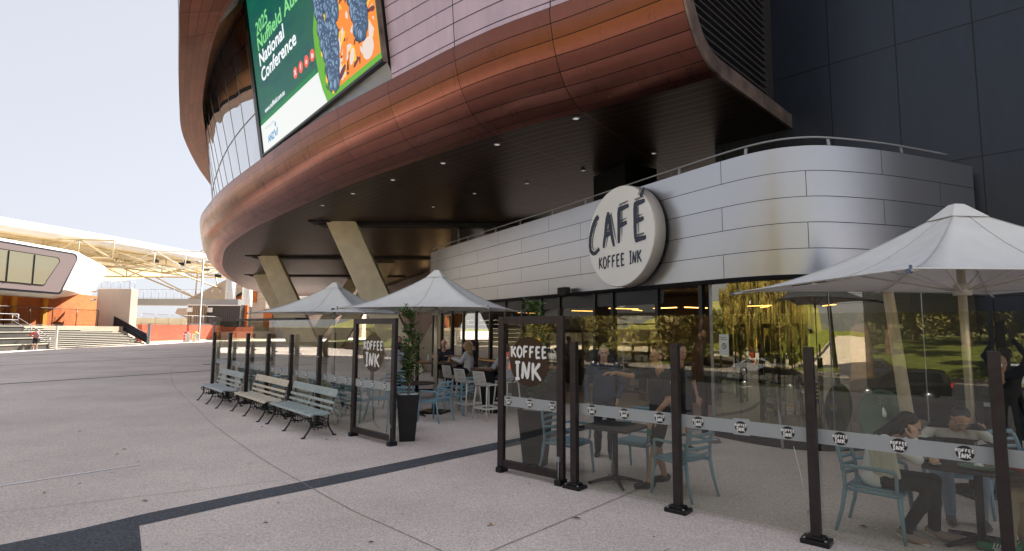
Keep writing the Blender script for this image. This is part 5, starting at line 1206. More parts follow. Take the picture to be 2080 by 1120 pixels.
# 1 man in navy hoodie behind the square table
J = stand(1.47, 8.95, (-.12, -1), 1.74, wrl=(.2, .1, .95), ell=(.3, -.06, 1.13), elr=(-.29, -.02, 1.12), wrr=(-.25, .08, .88), anl=(.10, .03, .085), tol=(.12, .2, .045), anr=(-.1, -.15, .085), tor=(-.13, .02, .045), knr=(-.1, -.03, .5))
person('man in navy hoodie and dark track pants standing behind the square table', J, dict(top=(.03, .042, .075), bot=(.014, .018, .034), sho=(.012, .012, .012), sol=(.03, .03, .03)), ('crop', (.3, .24, .15)), skin=(.55, .33, .24), hoodie=True, loose=1.12)
# 2 man in black T-shirt and shorts
J = stand(1.95, 7.42, (-.9, -.2), 1.76, elr=(-.24, .3, 1.36), wrr=(-.15, .55, 1.42), hdr=A_(-.95, -.25, .05), hpr=A_(0, 0, -1), ell=(.23, .0, 1.1), wrl=(.2, .2, .9), hdl=A_(-.5, -.3, -.8), hpl=A_(.3, -.8, .3), anl=(.12, .22, .085), tol=(.12, .40, .045), knl=(.12, .14, .5), anr=(-.14, -.12, .085), tor=(-.15, .07, .045), knr=(-.13, .0, .48))
person('man in black T-shirt and shorts standing right of the square table, arm out', J, dict(top=(.012, .012, .013), bot=(.011, .011, .012), sho=(.015, .015, .015), sol=(.03, .03, .03)), ('short', (.06, .04, .03)), skin=(.45, .24, .15), short_sleeve=True, shorts=True)
t = thing('phone_in_hand', 'green lit phone held low by the man in shorts', 'phone', (1.74, 7.16, .74), R(20)); mb = MB(); mb.box((0, 0, 0), (.07, .009, .14)); mb.build('case', M['green'], t, bevel=.003)
# 3 person in black further back by the counter
J = stand(2.85, 9.45, (.3, -1), 1.74)
person('person in black shorts and black top standing by the glass corner', J, dict(top=(.010, .010, .012), bot=(.012, .012, .014), sho=(.015, .015, .015), ex=(.4, .4, .4)), ('short', (.03, .02, .02)), skin=(.42, .24, .16), short_sleeve=True, shorts=True, hands=False, fine=.018)
# 4 woman in white shirt seated, cheek on hand
J = sit(3.72, 5.76, (.74, -.67), lean=.14, head=(.02, .26, 1.07), neck=(0, .10, .99), shl=(.17, .1, .93), shr=(-.17, .08, .93), elr=(-.17, .33, .79), wrr=(-.085, .31, .945), hdr=A_(.12, .1, 1), hpr=A_(-.1, .75, .2), ell=(.2, .36, .78), wrl=(.02, .42, .80), hf=A_(.72, -.55, -.42), hu=A_(.35, -.2, .9),
        knl=(.12, .42, .56), anl=(.12, .40, .10), tol=(.12, .6, .05), knr=(-.10, .43, .54), anr=(-.14, .20, .10), tor=(-.15, .36, .04))
J['curl'] = .9
w, wb = person('woman in white shirt with long dark hair seated, cheek on her hand', J, dict(top=(.82, .83, .86), bot=(.010, .010, .012), sho=(.30, .22, .18), sol=(.68, .66, .62), ex=(.02, .02, .02)), ('long', (.010, .008, .008), (-.17, .06, -.13)), skin=(.55, .34, .23), loose=1.1, shirt_len=True, glasses=True, build=.93)
# white cardigan over her shoulder, hair bow
mb = MB(); J_ = Vector((.17, .0, 0)); f_ = Vector((.74, -.67, 0)); l_ = Vector((.67, .74, 0))
def WL(a, b_, z): return tuple(Vector((3.72, 5.76, 0))+l_*a+f_*b_+Z(z)-wb)
rows = [[WL(-.235-.012*math.sin(i*1.9)-.01*(z < .9), .02+x*.16+(.93-z)*.15, z+.015*math.sin(i*2.3)) for i, x in enumerate(np.linspace(-.5, .9, 9))] for z in (.99, .93, .85, .76, .67, .60)]
mb.grid(rows); o = mb.build('draped_cardigan', fmat((.6, .58, .5), .9), w); m = o.modifiers.new('t', 'SOLIDIFY'); m.thickness = .03; m2 = o.modifiers.new('s', 'SUBSURF'); m2.levels = 2; m2.render_levels = 2
rg = random.Random(8); mb = MB(); c0 = Vector(WL(-.03, .08, 1.16))
for s_ in (-1, 1):
    mb.grid([[c0+Vector((s_*.05*u*.8-.03*u, .05*s_*u, .035*u+.02*v_*math.sin(u*3))) +Z(.022*v_*(.4+u)) for u in np.linspace(0, 1, 5)] for v_ in np.linspace(-1, 1, 4)])
o = mb.build('hair_bow', fmat((.75, .75, .75), .8), w); m = o.modifiers.new('t', 'SOLIDIFY'); m.thickness = .008
# 5 man in striped sweater, head bowed
def stripemat(name, a, b_, z0, z1):
    m = bpy.data.materials.new(name); m.use_nodes = True; t_ = m.node_tree; N = t_.nodes; L = t_.links; p = N['Principled BSDF']; p.inputs['Roughness'].default_value = .9
    tc = N.new('ShaderNodeTexCoord'); sp = N.new('ShaderNodeSeparateXYZ'); L.new(tc.outputs['Object'], sp.inputs[0])
    g1 = N.new('ShaderNodeMath'); g1.operation = 'GREATER_THAN'; g1.inputs[1].default_value = z0; g2 = N.new('ShaderNodeMath'); g2.operation = 'LESS_THAN'; g2.inputs[1].default_value = z1; mu = N.new('ShaderNodeMath'); mu.operation = 'MULTIPLY'
    L.new(sp.outputs[2], g1.inputs[0]); L.new(sp.outputs[2], g2.inputs[0]); L.new(g1.outputs[0], mu.inputs[0]); L.new(g2.outputs[0], mu.inputs[1])
    mx = N.new('ShaderNodeMix'); mx.data_type = 'RGBA'; mx.inputs[6].default_value = (*a, 1); mx.inputs[7].default_value = (*b_, 1); L.new(mu.outputs[0], mx.inputs[0]); L.new(mx.outputs[2], p.inputs['Base Color']); return m
def dotmat():
    m = bpy.data.materials.new('dotted cloth'); m.use_nodes = True; t_ = m.node_tree; N = t_.nodes; L = t_.links; p = N['Principled BSDF']; tc = N.new('ShaderNodeTexCoord'); ch_ = N.new('ShaderNodeTexChecker'); ch_.inputs['Scale'].default_value = 45
    ch_.inputs['Color1'].default_value = (.6, .62, .66, 1); ch_.inputs['Color2'].default_value = (.03, .04, .08, 1); L.new(tc.outputs['Object'], ch_.inputs[0]); L.new(ch_.outputs[0], p.inputs['Base Color']); return m
J = sit(4.95, 6.36, (-.5, -.87), lean=.22, head=(.02, .36, 1.07), hf=A_(-.42, -.62, -.72), hu=A_(-.3, -.5, .75), ell=(.34, .26, .80), elr=(-.34, .26, .80), wrl=(.12, .46, .79), wrr=(-.12, .46, .79), knl=(.15, .44, .56), knr=(-.15, .44, .56))
J['hpl'] = (0, 0, -1); J['hpr'] = (0, 0, -1)
person('man in black sweater with white stripe leaning over the table', J, dict(top=stripemat('striped knit', (.012, .012, .014), (.55, .53, .48), .84, .945), bot=(.20, .27, .36), sho=(.1, .1, .1), sol=(.3, .3, .3)), ('short', (.012, .010, .010)), skin=(.45, .26, .17), glasses=True, build=1.03)
# 6 person in beige trousers and green shoes
J = sit(4.88, 4.93, (-.74, .67), lean=.1, knl=(.1, .44, .56), anl=(.08, .48, .10), tol=(.08, .68, .05), knr=(-.13, .44, .56), anr=(-.13, .36, .10), tor=(-.14, .56, .05))
gp, gb = person('person in beige trousers and green striped trainers at the right edge', J, dict(top=(.30, .05, .02), bot=(.34, .27, .17), sho=(.01, .16, .06), sol=(.10, .06, .03), ex=(.22, .24, .28)), ('short', (.02, .015, .012)), skin=(.5, .3, .2))
for an in ('anl', 'anr'):
    a = Vector(J[an])-gb; f_ = Vector((-.74, .67, 0)).normalized(); mb = MB()
    for k in range(3): p = a+f_*(.05+k*.022)+Vector((-.67, -.74, 0)).normalized()*.041; mb.bar(p+Z(.0), p+f_*.018+Z(-.055), .006, .009, up=(-.67, -.74, 0))
    mb.build('shoe_stripes', fmat((.75, .75, .72), .6), gp)
# 7-11 group at the high table
J = sit(-2.05, 16.95, (-.05, -1), seat=.78, wrl=(.2, .3, .86), wrr=(-.2, .3, .86), ell=(.3, .08, .82), elr=(-.3, .08, .82)); person('bald man in dark navy polo facing the camera at the high table', J, dict(top=(.012, .014, .03), bot=(.015, .015, .02)), None, skin=(.6, .33, .25), short_sleeve=True, fine=.018, build=1.08)
J = sit(-1.25, 15.75, (-.95, .3), seat=.76, wrl=(.1, .4, .86), wrr=(-.1, .4, .86)); person('blonde woman in white shirt in profile at the high table', J, dict(top=(.62, .62, .66), bot=(.012, .012, .015)), ('long', (.38, .25, .12), (.06, -.04, -.2)), skin=(.55, .34, .26), fine=.018, hands=False, loose=1.1)
J = sit(-1.15, 16.55, (-.9, -.1), seat=.78); person('dark haired person behind the blonde woman', J, dict(top=(.02, .02, .03)), ('short', (.02, .015, .012)), skin=(.5, .3, .22), fine=.02, hands=False)
J = sit(-3.2, 15.6, (.3, .95), seat=.76, lean=.12, ell=(.3, .1, .84)); person('person in light grey hoodie with back turned, behind the left planter', J, dict(top=(.36, .39, .47), bot=(.012, .012, .015)), ('short', (.02, .015, .012)), skin=(.4, .25, .18), fine=.018, hands=False, hoodie=True, loose=1.15)
J = sit(-3.5, 17.4, (.5, -.8), seat=.86); person('dark haired man half hidden behind the planter foliage', J, dict(top=(.10, .11, .13)), ('short', (.015, .012, .010)), skin=(.4, .23, .16), fine=.02, hands=False)
J = sit(-.12, 13.15, (-.3, .95), seat=.76, ell=(.3, .05, .8)); person('person in black and white dotted top beside the right framed screen', J, dict(top=dotmat(), bot=(.02, .02, .03)), ('short', (.05, .03, .02)), fine=.018, hands=False, loose=1.12)
# 12 dark figure seated behind the last post
J = stand(6.1, 7.05, (-.3, -1), 1.72); person('person in black standing behind the right umbrella pole', J, dict(top=(.01, .01, .012), bot=(.01, .01, .012)), ('short', (.01, .01, .01)), skin=(.4, .25, .18), fine=.02, hands=False)
# 13 walker on the stairs
J = stand(-39.6, 46.6, (-.9, .3), 1.78, ell=(.32, .3, 1.2), wrl=(.35, .52, 1.22), elr=(-.28, .05, 1.15), wrr=(-.2, .25, 1.1)); wk, wkb = person('person in red shirt and black shorts standing at the foot of the stairs', J, dict(top=(.6, .05, .03), bot=(.012, .012, .015), sho=(.3, .3, .3)), ('short', (.2, .17, .14)), skin=(.5, .3, .22), fine=.022, hands=False, short_sleeve=True, shorts=True)
t = thing('backpack', 'grey and red backpack worn by the person at the stairs', 'backpack', (-39.38, 46.45, 1.22), R(-20)); mb = MB(); mb.grid([[(.12*math.cos(a)*math.sin(b_), .17*math.sin(a)*math.sin(b_), .25*math.cos(b_)) for a in np.linspace(0, 6.283, 13)] for b_ in np.linspace(0, math.pi, 9)]); mb.build('pack', fmat((.16, .19, .24), .7), t)
mb = MB(); mb.box((.1, 0, -.08), (.05, .2, .16)); mb.build('pocket', fmat((.45, .05, .04), .7), t, bevel=.02)
# 14-15 the photographer and a companion, only seen mirrored in the glass
J = stand(-.02, -.36, (.6, .8), 1.72, ell=(.27, .16, 1.62), elr=(-.27, .16, 1.62), wrl=(.12, .26, 1.9), wrr=(-.12, .26, 1.9), hdl=A_(0, .2, 1), hdr=A_(0, .2, 1)); person('photographer in black with raised arms, mirrored in the glass', J, dict(top=(.01, .01, .012), bot=(.01, .01, .012)), ('short', (.01, .01, .01)), skin=(.4, .25, .18), fine=.018)
J = stand(.75, -.75, (.3, .9), 1.68, ell=(.22, .1, 1.12), wrl=(.1, .3, 1.1), wrr=(-.1, .3, 1.1)); person('companion in dark clothes beside the photographer, mirrored in the glass', J, dict(top=(.012, .012, .014), bot=(.012, .012, .014)), ('short', (.01, .01, .01)), skin=(.4, .25, .18), fine=.022, hands=False)
# ================================================================ far stand on the left
# stairs rise towards -x
t = thing('stone_stairs', 'wide dark stone stairs with pale nosings rising to the left plaza', 'stairs')
mb = MB(); nb_ = MB(); n = 12
def sx(y): return -39.9-(y-48)*.075
for k in range(n):
    z1 = 2.0*(k+1)/n; x0 = -.34*k; x1 = -.34*(k+1) if k < n-1 else -16
    mb.prism([(sx(48.5)+x0, 48.5), (sx(62.6)+x0, 62.6), (sx(62.6)+x1, 62.6), (sx(48.5)+x1, 48.5)], z1-2.0/n-.002 if k else 0, z1)
    nb_.prism([(sx(48.5)+x0+.03, 48.5), (sx(62.6)+x0+.03, 62.6), (sx(62.6)+x0-.05, 62.6), (sx(48.5)+x0-.05, 48.5)], z1-.045, z1+.004)
mb.build('risers', M['stone'], t); nb_.build('nosings', M['nosing'], t)
t = thing('seating_terrace', 'four high stone seating tiers left of the stairs', 'terrace')
mb = MB(); nb_ = MB()
for k in range(4):
    x0 = -39.8-.75*k; z1 = .5*(k+1); x1 = x0-.75 if k < 3 else -58
    mb.prism([(x0, 40), (x0, 48.2), (x1, 48.2), (x1, 40)], .5*k if k else 0, z1); nb_.prism([(x0+.04, 40), (x0+.04, 48.2), (x0-.1, 48.2), (x0-.1, 40)], z1-.06, z1+.004)
mb.build('tiers', M['stone'], t); nb_.build('nosings', M['nosing'], t)
b = MB(); b.prism([(-43.6, 40), (-43.6, 62.6), (-44.9, 66.2), (-45.7, 120), (-140, 120), (-140, 40)], 0, 1.985); o = b.build('upper_plaza_deck', M['path']); tag(o, kind='structure')
def railing(name, label, pts, h, n=None, m='galv', bars=0, rr=.03, panel=None, cat='railing'):
    t = thing(name, label, cat); mb = MB(); P = [Vector(p) for p in pts]
    for z in ([h] if bars else [h, h*.5]): mb.tube([p+Z(z) for p in P], rr, 6)
    if bars: mb.tube([p+Z(.12) for p in P], rr*.7, 6)
    mb.build('rails', M[m], t); pm = MB(); bb = MB()
    for a, c in zip(P, P[1:]):
        L_ = (c-a).length; k = max(1, round(L_/(n or 2)))
        for i in range(k+1): q = a.lerp(c, i/k); pm.tube([q, q+Z(h)], rr*1.1, 6)
        if bars:
            kb = int(L_/bars)
            for i in range(kb): q = a.lerp(c, i/kb); bb.tube([q+Z(.12), q+Z(h)], .011, 4, caps=False)
    pm.build('posts', M[m], t)
    if bars: bb.build('balusters', M[m], t)
    if panel:
        for a, c in zip(P, P[1:]): q = MB(); q.ext([a+Z(.1), c+Z(.1), c+Z(h-.05), a+Z(h-.05)], (0, .03, 0)); q.build('infill', M[panel], t)
    return t
railing('handrail', 'pale metal handrail along the top of the seating terrace', [(-42.8, 41, 2), (-42.8, 48.4, 2)], 1.0, 2.4)
railing('handrail', 'pale metal handrail sloping down beside the standing person', [(-43.4, 48.5, 2.0), (-40.0, 48.5, .0)], 1.0, 2)
t = thing('white_bollard', 'thin white post at the foot of the handrail', 'post', (-39.6, 48.7, 0)); mb = MB(); mb.box((0, 0, 1.0), (.18, .1, 2.05)); mb.build('post', M['white'], t)
railing('stair_balustrade', 'dark navy balustrade at the right side of the stairs', [(-44.8, 62.9, 2.0), (-41.0, 62.9, .05)], 1.1, 3, 'navyst', 0, .05, 'navyst')
t = thing('grey_post', 'grey post at the foot of the dark balustrade', 'post', (-40.7, 62.8, 0)); mb = MB(); mb.box((0, 0, 1.05), (.28, .16, 2.1)); mb.box((0, 0, 2.2), (.28, .16, .2)); mb.build('post', M['galv'], t)
railing('picket_fence', 'tall dark picket fence on the upper plaza in front of orange brick', [(-45.3, 41, 2), (-45.5, 50, 2), (-45.7, 55.5, 2), (-45.9, 61.9, 2)], 1.75, 2.9, 'black', .16, .035, cat='fence')
# beige concrete block
t = thing('beige_block', 'beige rendered stair core block between pod and white sky', 'building')
mb = MB(); mb.prism([(-47.0, 63), (-43.2, 63), (-43.3, 64.4), (-47.1, 64.4)], 0, 6.25); mb.build('wall', M['beige'], t, bevel=.04)
railing('rooftop_railing', 'thin railing on top of the beige block', [(-46.8, 63.3, 6.25), (-43.6, 63.3, 6.25), (-43.6, 64.2, 6.25)], .9, 1.1, 'galv', .6, .02)
for k, z in enumerate((6.0, 5.0)):
    t = thing('security_camera', f'white bullet security camera, {"upper" if not k else "lower"} of two on the beige block', 'camera', (-47.0, 62.8, z), R(160)); mb = MB(); mb.tube([(0, 0, 0), (.7, 0, -.1)], .14, 8); mb.build('housing', M['white'], t); mb = MB(); mb.bar((0, 0, 0), (-.1, .3, .05), .08, .08); mb.build('bracket', M['white'], t)
# brick building with pod
t = thing('pod_building', 'white pod shaped building with slanted window band over orange brick', 'building')
mb = MB(); mb.prism([(-48.2, 40), (-48.2, 51.3), (-58, 51.3), (-58, 40)], 2, 5.0); mb.build('dark_entry', M['dark'], t)
mb = MB(); mb.prism([(-48.0, 51.3), (-48.5, 60), (-50.5, 70), (-60, 70), (-58, 51.3)], 2, 5.6); mb.build('brick_wall', M['brickor'], t)
mb = MB()
for y in (51.9, 53.6, 57.5): mb.box((-47.9-(y-51)*.055, y, 3.7), (.35, .5, 3.4))
mb.build_each('brick_pier', mat('yellow brick pier', (.7, .3, .03), .8), t)
# pod shell: rows along the perimeter, chamfered bottom
top = 9.75; bot = 4.85
def podpt(y, z):   # long face x at height
    f = (z-bot)/(top-bot); return Vector((-45.0-.9*max(0, .25-f)*2.2-.25*max(0, f-.8), y+(f-.5)*2.2, z))
mb = MB(); rows = []
zs = [bot, bot+.25, bot+.8, bot+2, bot+3.5, top-.8, top-.2, top]
def prow(z):
    f = (z-bot)/(top-bot); ins = (1.6*(1-f/.12) if f < .12 else 0)+(.5*(f-.9)/.1 if f > .9 else 0)
    sh = (f-.5)*2.2
    return [Vector((-45-ins, 38, z)), Vector((-45-ins, 56.3+sh, z)), Vector((-45.5-ins, 57.6+sh, z)), Vector((-46.3-ins, 59+sh, z)), Vector((-53.2+f*.6-ins, 71+sh*1.4-ins, z)), Vector((-55.2-ins, 72+sh*1.4-ins, z)), Vector((-62, 72+sh, z)), Vector((-62, 38, z))]
mb.grid([prow(z) for z in zs], smooth=False); mb.add(prow(top), [tuple(range(8))]); mb.add(prow(bot), [tuple(range(8))[::-1]]); mb.build('shell', M['white'], t)
def podface(name, y0, y1t, y1b, z0, z1, m, dx, r_=.5):
    # rounded parallelogram on the long face
    pts = []; 
    def cor(cy, cz, a0): 
        for k in range(6): a = a0+k*math.pi/10; pts.append((cy+r_*math.cos(a), cz+r_*math.sin(a)))
    pts.append((y0, z0)); cor(y1b-r_, z0+r_, -math.pi/2); 
    cor(y1t-r_, z1-r_, 0); pts.append((y0, z1))
    q = MB(); q.ext([(-45+dx, y, z) for y, z in pts], (.03, 0, 0)); return q.build(name, m, t)
podface('window_surround', 38.2, 57.2, 55.6, 5.1, 9.45, M['navyst'], .002, .55); podface('mauve_panel', 38.4, 57.0, 55.4, 5.3, 9.28, M['mauve'], .035, .5)
podface('window_frame', 38.6, 54.9, 53.5, 5.85, 8.75, M['black'], .067, .4); podface('window_pane', 38.8, 54.75, 53.4, 5.92, 8.68, M['podglass'], .1, .38)
mb = MB()
for y in (40.5, 43.5, 46.5, 49.2, 51.9): mb.box((-44.86, y, 7.3), (.06, .09, 2.72))
mb.build_each('window_mullion', M['black'], t)
# white roof with trusses
t = thing('stadium_roof', 'long white arched stadium roof with cream steel trusses underneath', 'roof')
rows = []
eave = cr([(-77, 48, 15.6), (-72, 62, 15.6), (-68.5, 78, 15.7), (-65, 95, 15.8), (-62, 112, 15.8), (-57, 130, 15.6)], 5)
for p in eave:
    o_ = Vector((-1, .12, 0)); rows.append([p+Z(-.9), p+Vector((.35, 0, -.3)), p+Vector((.35, 0, .3)), p+Z(.9)+o_*.4, p+Z(1.5)+o_*3, p+Z(2.3)+o_*12, p+Z(2.0)+o_*30])
mb = MB(); mb.grid(rows); mb.build('eave_shell', M['white'], t)
mb = MB(); mb.grid([[p+Z(-.9), p+Z(-.7)+Vector((-20, 3, 0)), p+Z(-2.5)+Vector((-42, 8, 0))] for p in eave]); mb.build('ceiling_sheeting', M['creamy'], t)
b = MB()
def tb(a, c, r_=.14, mi=0): b.tube([a, c], r_, 6, mi)
# cross trusses projecting towards the copper building
for j, (y, zb, zt, x0, x1) in enumerate([(97, 12.35, 15.4, -74, -48), (121, 12.8, 16.0, -92, -55), (80, 12.0, 14.9, -84, -60)]):
    b = MB(); N_ = 5; L_ = (x1-x0)/N_
    tb((x0, y, zb), (x1, y+3, zb+.15), .17); tb((x0, y, zt), (x1, y+3, zt), .15)
    for k in range(N_+1): tb((x0+L_*k, y+3*k/N_, zb), (x0+L_*k, y+3*k/N_, zt), .1)
    for k in range(N_): a, c = (zb, zt) if k % 2 else (zt, zb); tb((x0+L_*k, y+3*k/N_, a), (x0+L_*(k+1), y+3*(k+1)/N_, c), .12)
    b.build('cross_truss', M['white'] if j == 0 else M['cream'], t)
b = MB()
for off, zz, k0 in ((-2.5, -3.0, 0), (-12, -2.6, 1)):
    pts = [p+Vector((off, 0, zz)) for p in eave[::3]]; tp = [p+Vector((off, 0, -1.0)) for p in eave[::3]]
    for i in range(len(pts)-1): tb(pts[i], pts[i+1], .16); tb(tp[i], tp[i+1], .13); tb(pts[i], tp[i], .1); tb(pts[i] if i % 2 else tp[i], tp[i+1] if i % 2 else pts[i+1], .11); tb(pts[i], tp[i]+Vector((-9.5 if off > -5 else 9.5, 0, 0)), .1)
b.build('edge_truss', M['cream'], t)
b = MB()
for a, c in [((-70, 100, 12.3), (-66.5, 118, 7.8)), ((-66.5, 118, 7.8), (-58, 121, 12.9)), ((-66.5, 118, 7.8), (-78, 121, 12.8)), ((-64, 112, 7.7), (-49, 112, 7.9)), ((-58.8, 112, 7.8), (-60, 112, 12.5)), ((-63.8, 112, 7.8), (-63.6, 112, 12.5)), ((-58.5, 112, 7.9), (-50, 112, 12.7)), ((-66, 88, 14.8), (-57, 118, 8.5)), ((-64, 100, 15.2), (-52, 100, 12.6)), ((-52, 100, 12.6), (-46, 104, 14.6))]: tb(a, c, .13)
b.build('hanging_braces', M['cream'], t)
for k, (x, y, z) in enumerate([(-61.5, 103, 13.6), (-60.5, 103, 14.0), (-58, 105, 12.9), (-57.3, 108, 11.9), (-57.0, 112, 9.6), (-65, 101, 13.9)]):
    q = thing('floodlight', f'dark floodlight box hanging in the trusses, {["first","second","third","fourth","lowest","leftmost"][k]} of six', 'floodlight', (x, y, z), R(20*k), 'floodlights under the white roof'); mb = MB(); mb.box((0, 0, 0), (1.1, .5, .6 if k != 4 else 2.2)); mb.build('housing', M['black'], q, bevel=.05); mb = MB(); mb.bar((0, 0, .3), (0, 0, .9), .1, .1); mb.build('bracket', M['galv'], q)
# brick retaining wall, walkway, containers, columns
t = thing('red_brick_wall', 'low red brick wall behind the two litter bins', 'wall'); mb = MB(); mb.prism([(-44.05, 66.6), (-44.6, 84), (-44.4, 96), (-45.2, 96), (-45.4, 84), (-44.6, 66.6)], .22, 2.25); mb.build('brickwork', M['brickred'], t)
mb = MB(); mb.prism([(-43.95, 66.6), (-44.5, 84), (-44.3, 96), (-45.2, 96), (-45.4, 84), (-44.6, 66.6)], 0, .22); mb.build('plinth', M['path'], t)
railing('picket_fence', 'pale picket fence on top of the red brick wall', [(-44.5, 67, 2.25), (-44.95, 84, 2.25), (-44.8, 94, 2.25)], 1.3, 3, 'galv', .3, .025, cat='fence')
t = thing('elevated_walkway', 'dark grey elevated walkway crossing behind the lamp pole', 'walkway'); mb = MB(); mb.box((-53, 91, 5.95), (17.5, 2.2, 1.05)); mb.build('deck', M['galv'], t)
railing('picket_fence', 'railing of thin posts on top of the elevated walkway', [(-61, 90.2, 6.5), (-45, 90.2, 6.5)], 1.5, 1.2, 'galv', .6, .025, cat='fence')
corr = panelmat('corrugated brown sheet', (.30, .22, .15), .3, 8, mortar=.07, rough=.6, metal=0, tint=.05, dark=(.06, .045, .03), use_uv=False, rot='xz')
corrd = panelmat('corrugated dark sheet', (.03, .03, .035), .3, 8, mortar=.06, rough=.6, metal=0, tint=.05, use_uv=False, rot='xz')
for nm_, lb, x0, x1, y, z1, m in [('shipping_container', 'brown corrugated container left of the lamp pole', -50, -47.3, 86, 5.3, corr), ('shipping_container', 'black corrugated container right of the lamp pole', -47.2, -42.2, 86.5, 5.3, corrd)]:
    t = thing(nm_, lb, 'container', (0, 0, 0), 0, 'containers behind the red wall'); mb = MB(); mb.box(((x0+x1)/2, y+2, (z1+2.0)/2), (x1-x0, 4, z1-2.0)); mb.build('shell', m, t); mb = MB(); mb.box(((x0+x1)/2, y-.05, z1+.05), (x1-x0+.1, .1, .14)); mb.box((x0+.3, y-.03, 4.6), (.9, .05, .7)); mb.build('trim', M['paper'], t)
t = thing('grey_service_front', 'white and black louvred service front under the walkway', 'building'); mb = MB(); mb.box((-44.6, 88.3, 3.9), (3.0, .5, 3.1)); mb.build('louvre_panel', corr, t); mb = MB(); mb.box((-42.4, 88.2, 3.8), (1.3, .5, 3.3)); mb.build('orange_jamb', M['brickor'], t)
t = thing('beige_ramp_wall', 'large beige wall sloping up behind the walkway', 'building'); mb = MB(); mb.ext([(-66, 112, 7.2), (-57.6, 112, 11.6), (-53, 112, 12.6), (-30, 112, 12.2), (-30, 112, 0), (-58, 112, 0), (-58, 112, 5.2), (-66, 112, 6.6)], (0, 6, 0)); mb.build('wall', M['beige'], t)
mb = MB(); mb.ext([(-56.5, 111.6, 7.0), (-51.3, 111.6, 10.2), (-51.3, 111.6, 7.0)], (0, .3, 0)); mb.build('orange_stair_wall', M['brickor'], t)
mb = MB(); mb.bar((-57.2, 111.4, 6.9), (-51, 111.4, 10.6), .3, .45); mb.build('stair_flank', M['black'], t)
mb = MB(); mb.ext([(-60, 100, 5.3), (-53, 100, 5.3), (-53, 100, 3.4), (-58, 100, 3.4), (-60.4, 100, 4.4)], (0, 2, 0)); mb.build('beige_bulkhead', M['beige'], t)
for k, x in enumerate((-49.6, -47.6)):
    t = thing('white_column', f'fat white round column, {"left" if not k else "right"} one of the pair under the copper edge', 'column', (x, 98+k*2, 0), 0, 'white columns'); mb = MB(); mb.lathe([(.85, 0), (.85, 11)], n=24); mb.build('shaft', M['white'], t)
t = thing('orange_brick_building', 'orange brick building seen between the white columns and the umbrella', 'building'); mb = MB(); mb.box((-46.2, 106, 2.7), (1.6, 1, 5.4)); mb.box((-39.5, 106, 2.7), (1.6, 1, 5.4)); mb.build_each('brick_pier', M['brickor'], t); mb = MB(); mb.box((-43, 107, 2.2), (6, 1, 4.4)); mb.build('roller_door', M['galv'], t); mb = MB(); mb.box((-38, 107, 8), (18, 1.5, 5)); mb.build('upper_wall', M['white'], t)
# white site beyond (low stands seen under the walkway)
t = thing('far_stand_seats', 'low pale stand with rows of seats far under the roof', 'stand'); mb = MB()
for k in range(6): mb.box((-78, 128+k*3, 2.0+k*.35), (44, 3, .5+.3))
mb.build('tiers', M['nosing'], t); mb = MB(); mb.box((-78, 126, 1.5), (44, .3, 1.2)); mb.build('parapet', M['beige'], t)
# lamp pole and bins
t = thing('lamp_pole', 'tall grey lamp pole with twin heads in front of the red wall', 'street lamp', (-43.7, 78.2, 0)); mb = MB(); mb.lathe([(.17, 0), (.17, .3), (.12, .35), (.08, 11.6)], n=14); mb.build('pole', M['galv'], t)
mb = MB(); mb.bar((-.7, 0, 11.1), (.7, 0, 11.1), .06, .06); mb.bar((0, 0, 11.6), (0, 0, 12.6), .05, .05); mb.build('cross_arm', M['galv'], t)
for s in (-1, 1): mb = MB(); mb.lathe([(.1, .15), (.4, 0), (.38, -.1), (.1, -.16)], (s*.75, 0, 11.15), 14); mb.build('lamp_head', M['galv'], t)
mb = MB(); mb.tube([(-.5, 0, 12.6), (0, 0, 12.9), (.5, 0, 12.5)], .05, 6); mb.build('top_bracket', M['galv'], t)
for k, (x, y, lidm, pm, lb) in enumerate([(-42.75, 73.6, 'darkred', 'redb', 'white litter bin with red panel and dark red lid'), (-41.7, 73.9, 'yel', 'yelb', 'white recycling bin with yellow panel and yellow lid')]):
    t = thing('litter_bin', lb, 'bin', (x, y, 0), R(-28), 'litter bins by the red wall'); mb = MB(); mb.box((0, 0, .55), (.72, .6, 1.1)); mb.build('body', M['binw'], t, bevel=.04); mb = MB(); mb.box((0, -.305, .6), (.42, .02, .65)); o = mb.build('panel', M[pm], t); mb = MB(); mb.box((0, -.32, .62), (.2, .01, .22)); mb.build('symbol', M['binw'], o)
    mb = MB(); mb.lathe([(.36, 1.1), (.33, 1.2), (.22, 1.32), (.08, 1.36)], n=4); mb.build('lid', M[lidm], t)
# low signs in the dark entry
t = thing('entry_sign', 'black sign board with white letters over the dark entrance', 'sign', (-48.05, 49.0, 4.75), R(90)); mb = MB(); mb.box((0, 0, 0), (5.0, .06, .8)); mb.build('board', M['badgebl'], t)
vs, fs = text_mesh('OUT', .5, .01); mb = MB(); mb.add([(v.x+.1, -.035, v.y-.2) for v in vs], fs); mb.build('letters', M['paper'], t)
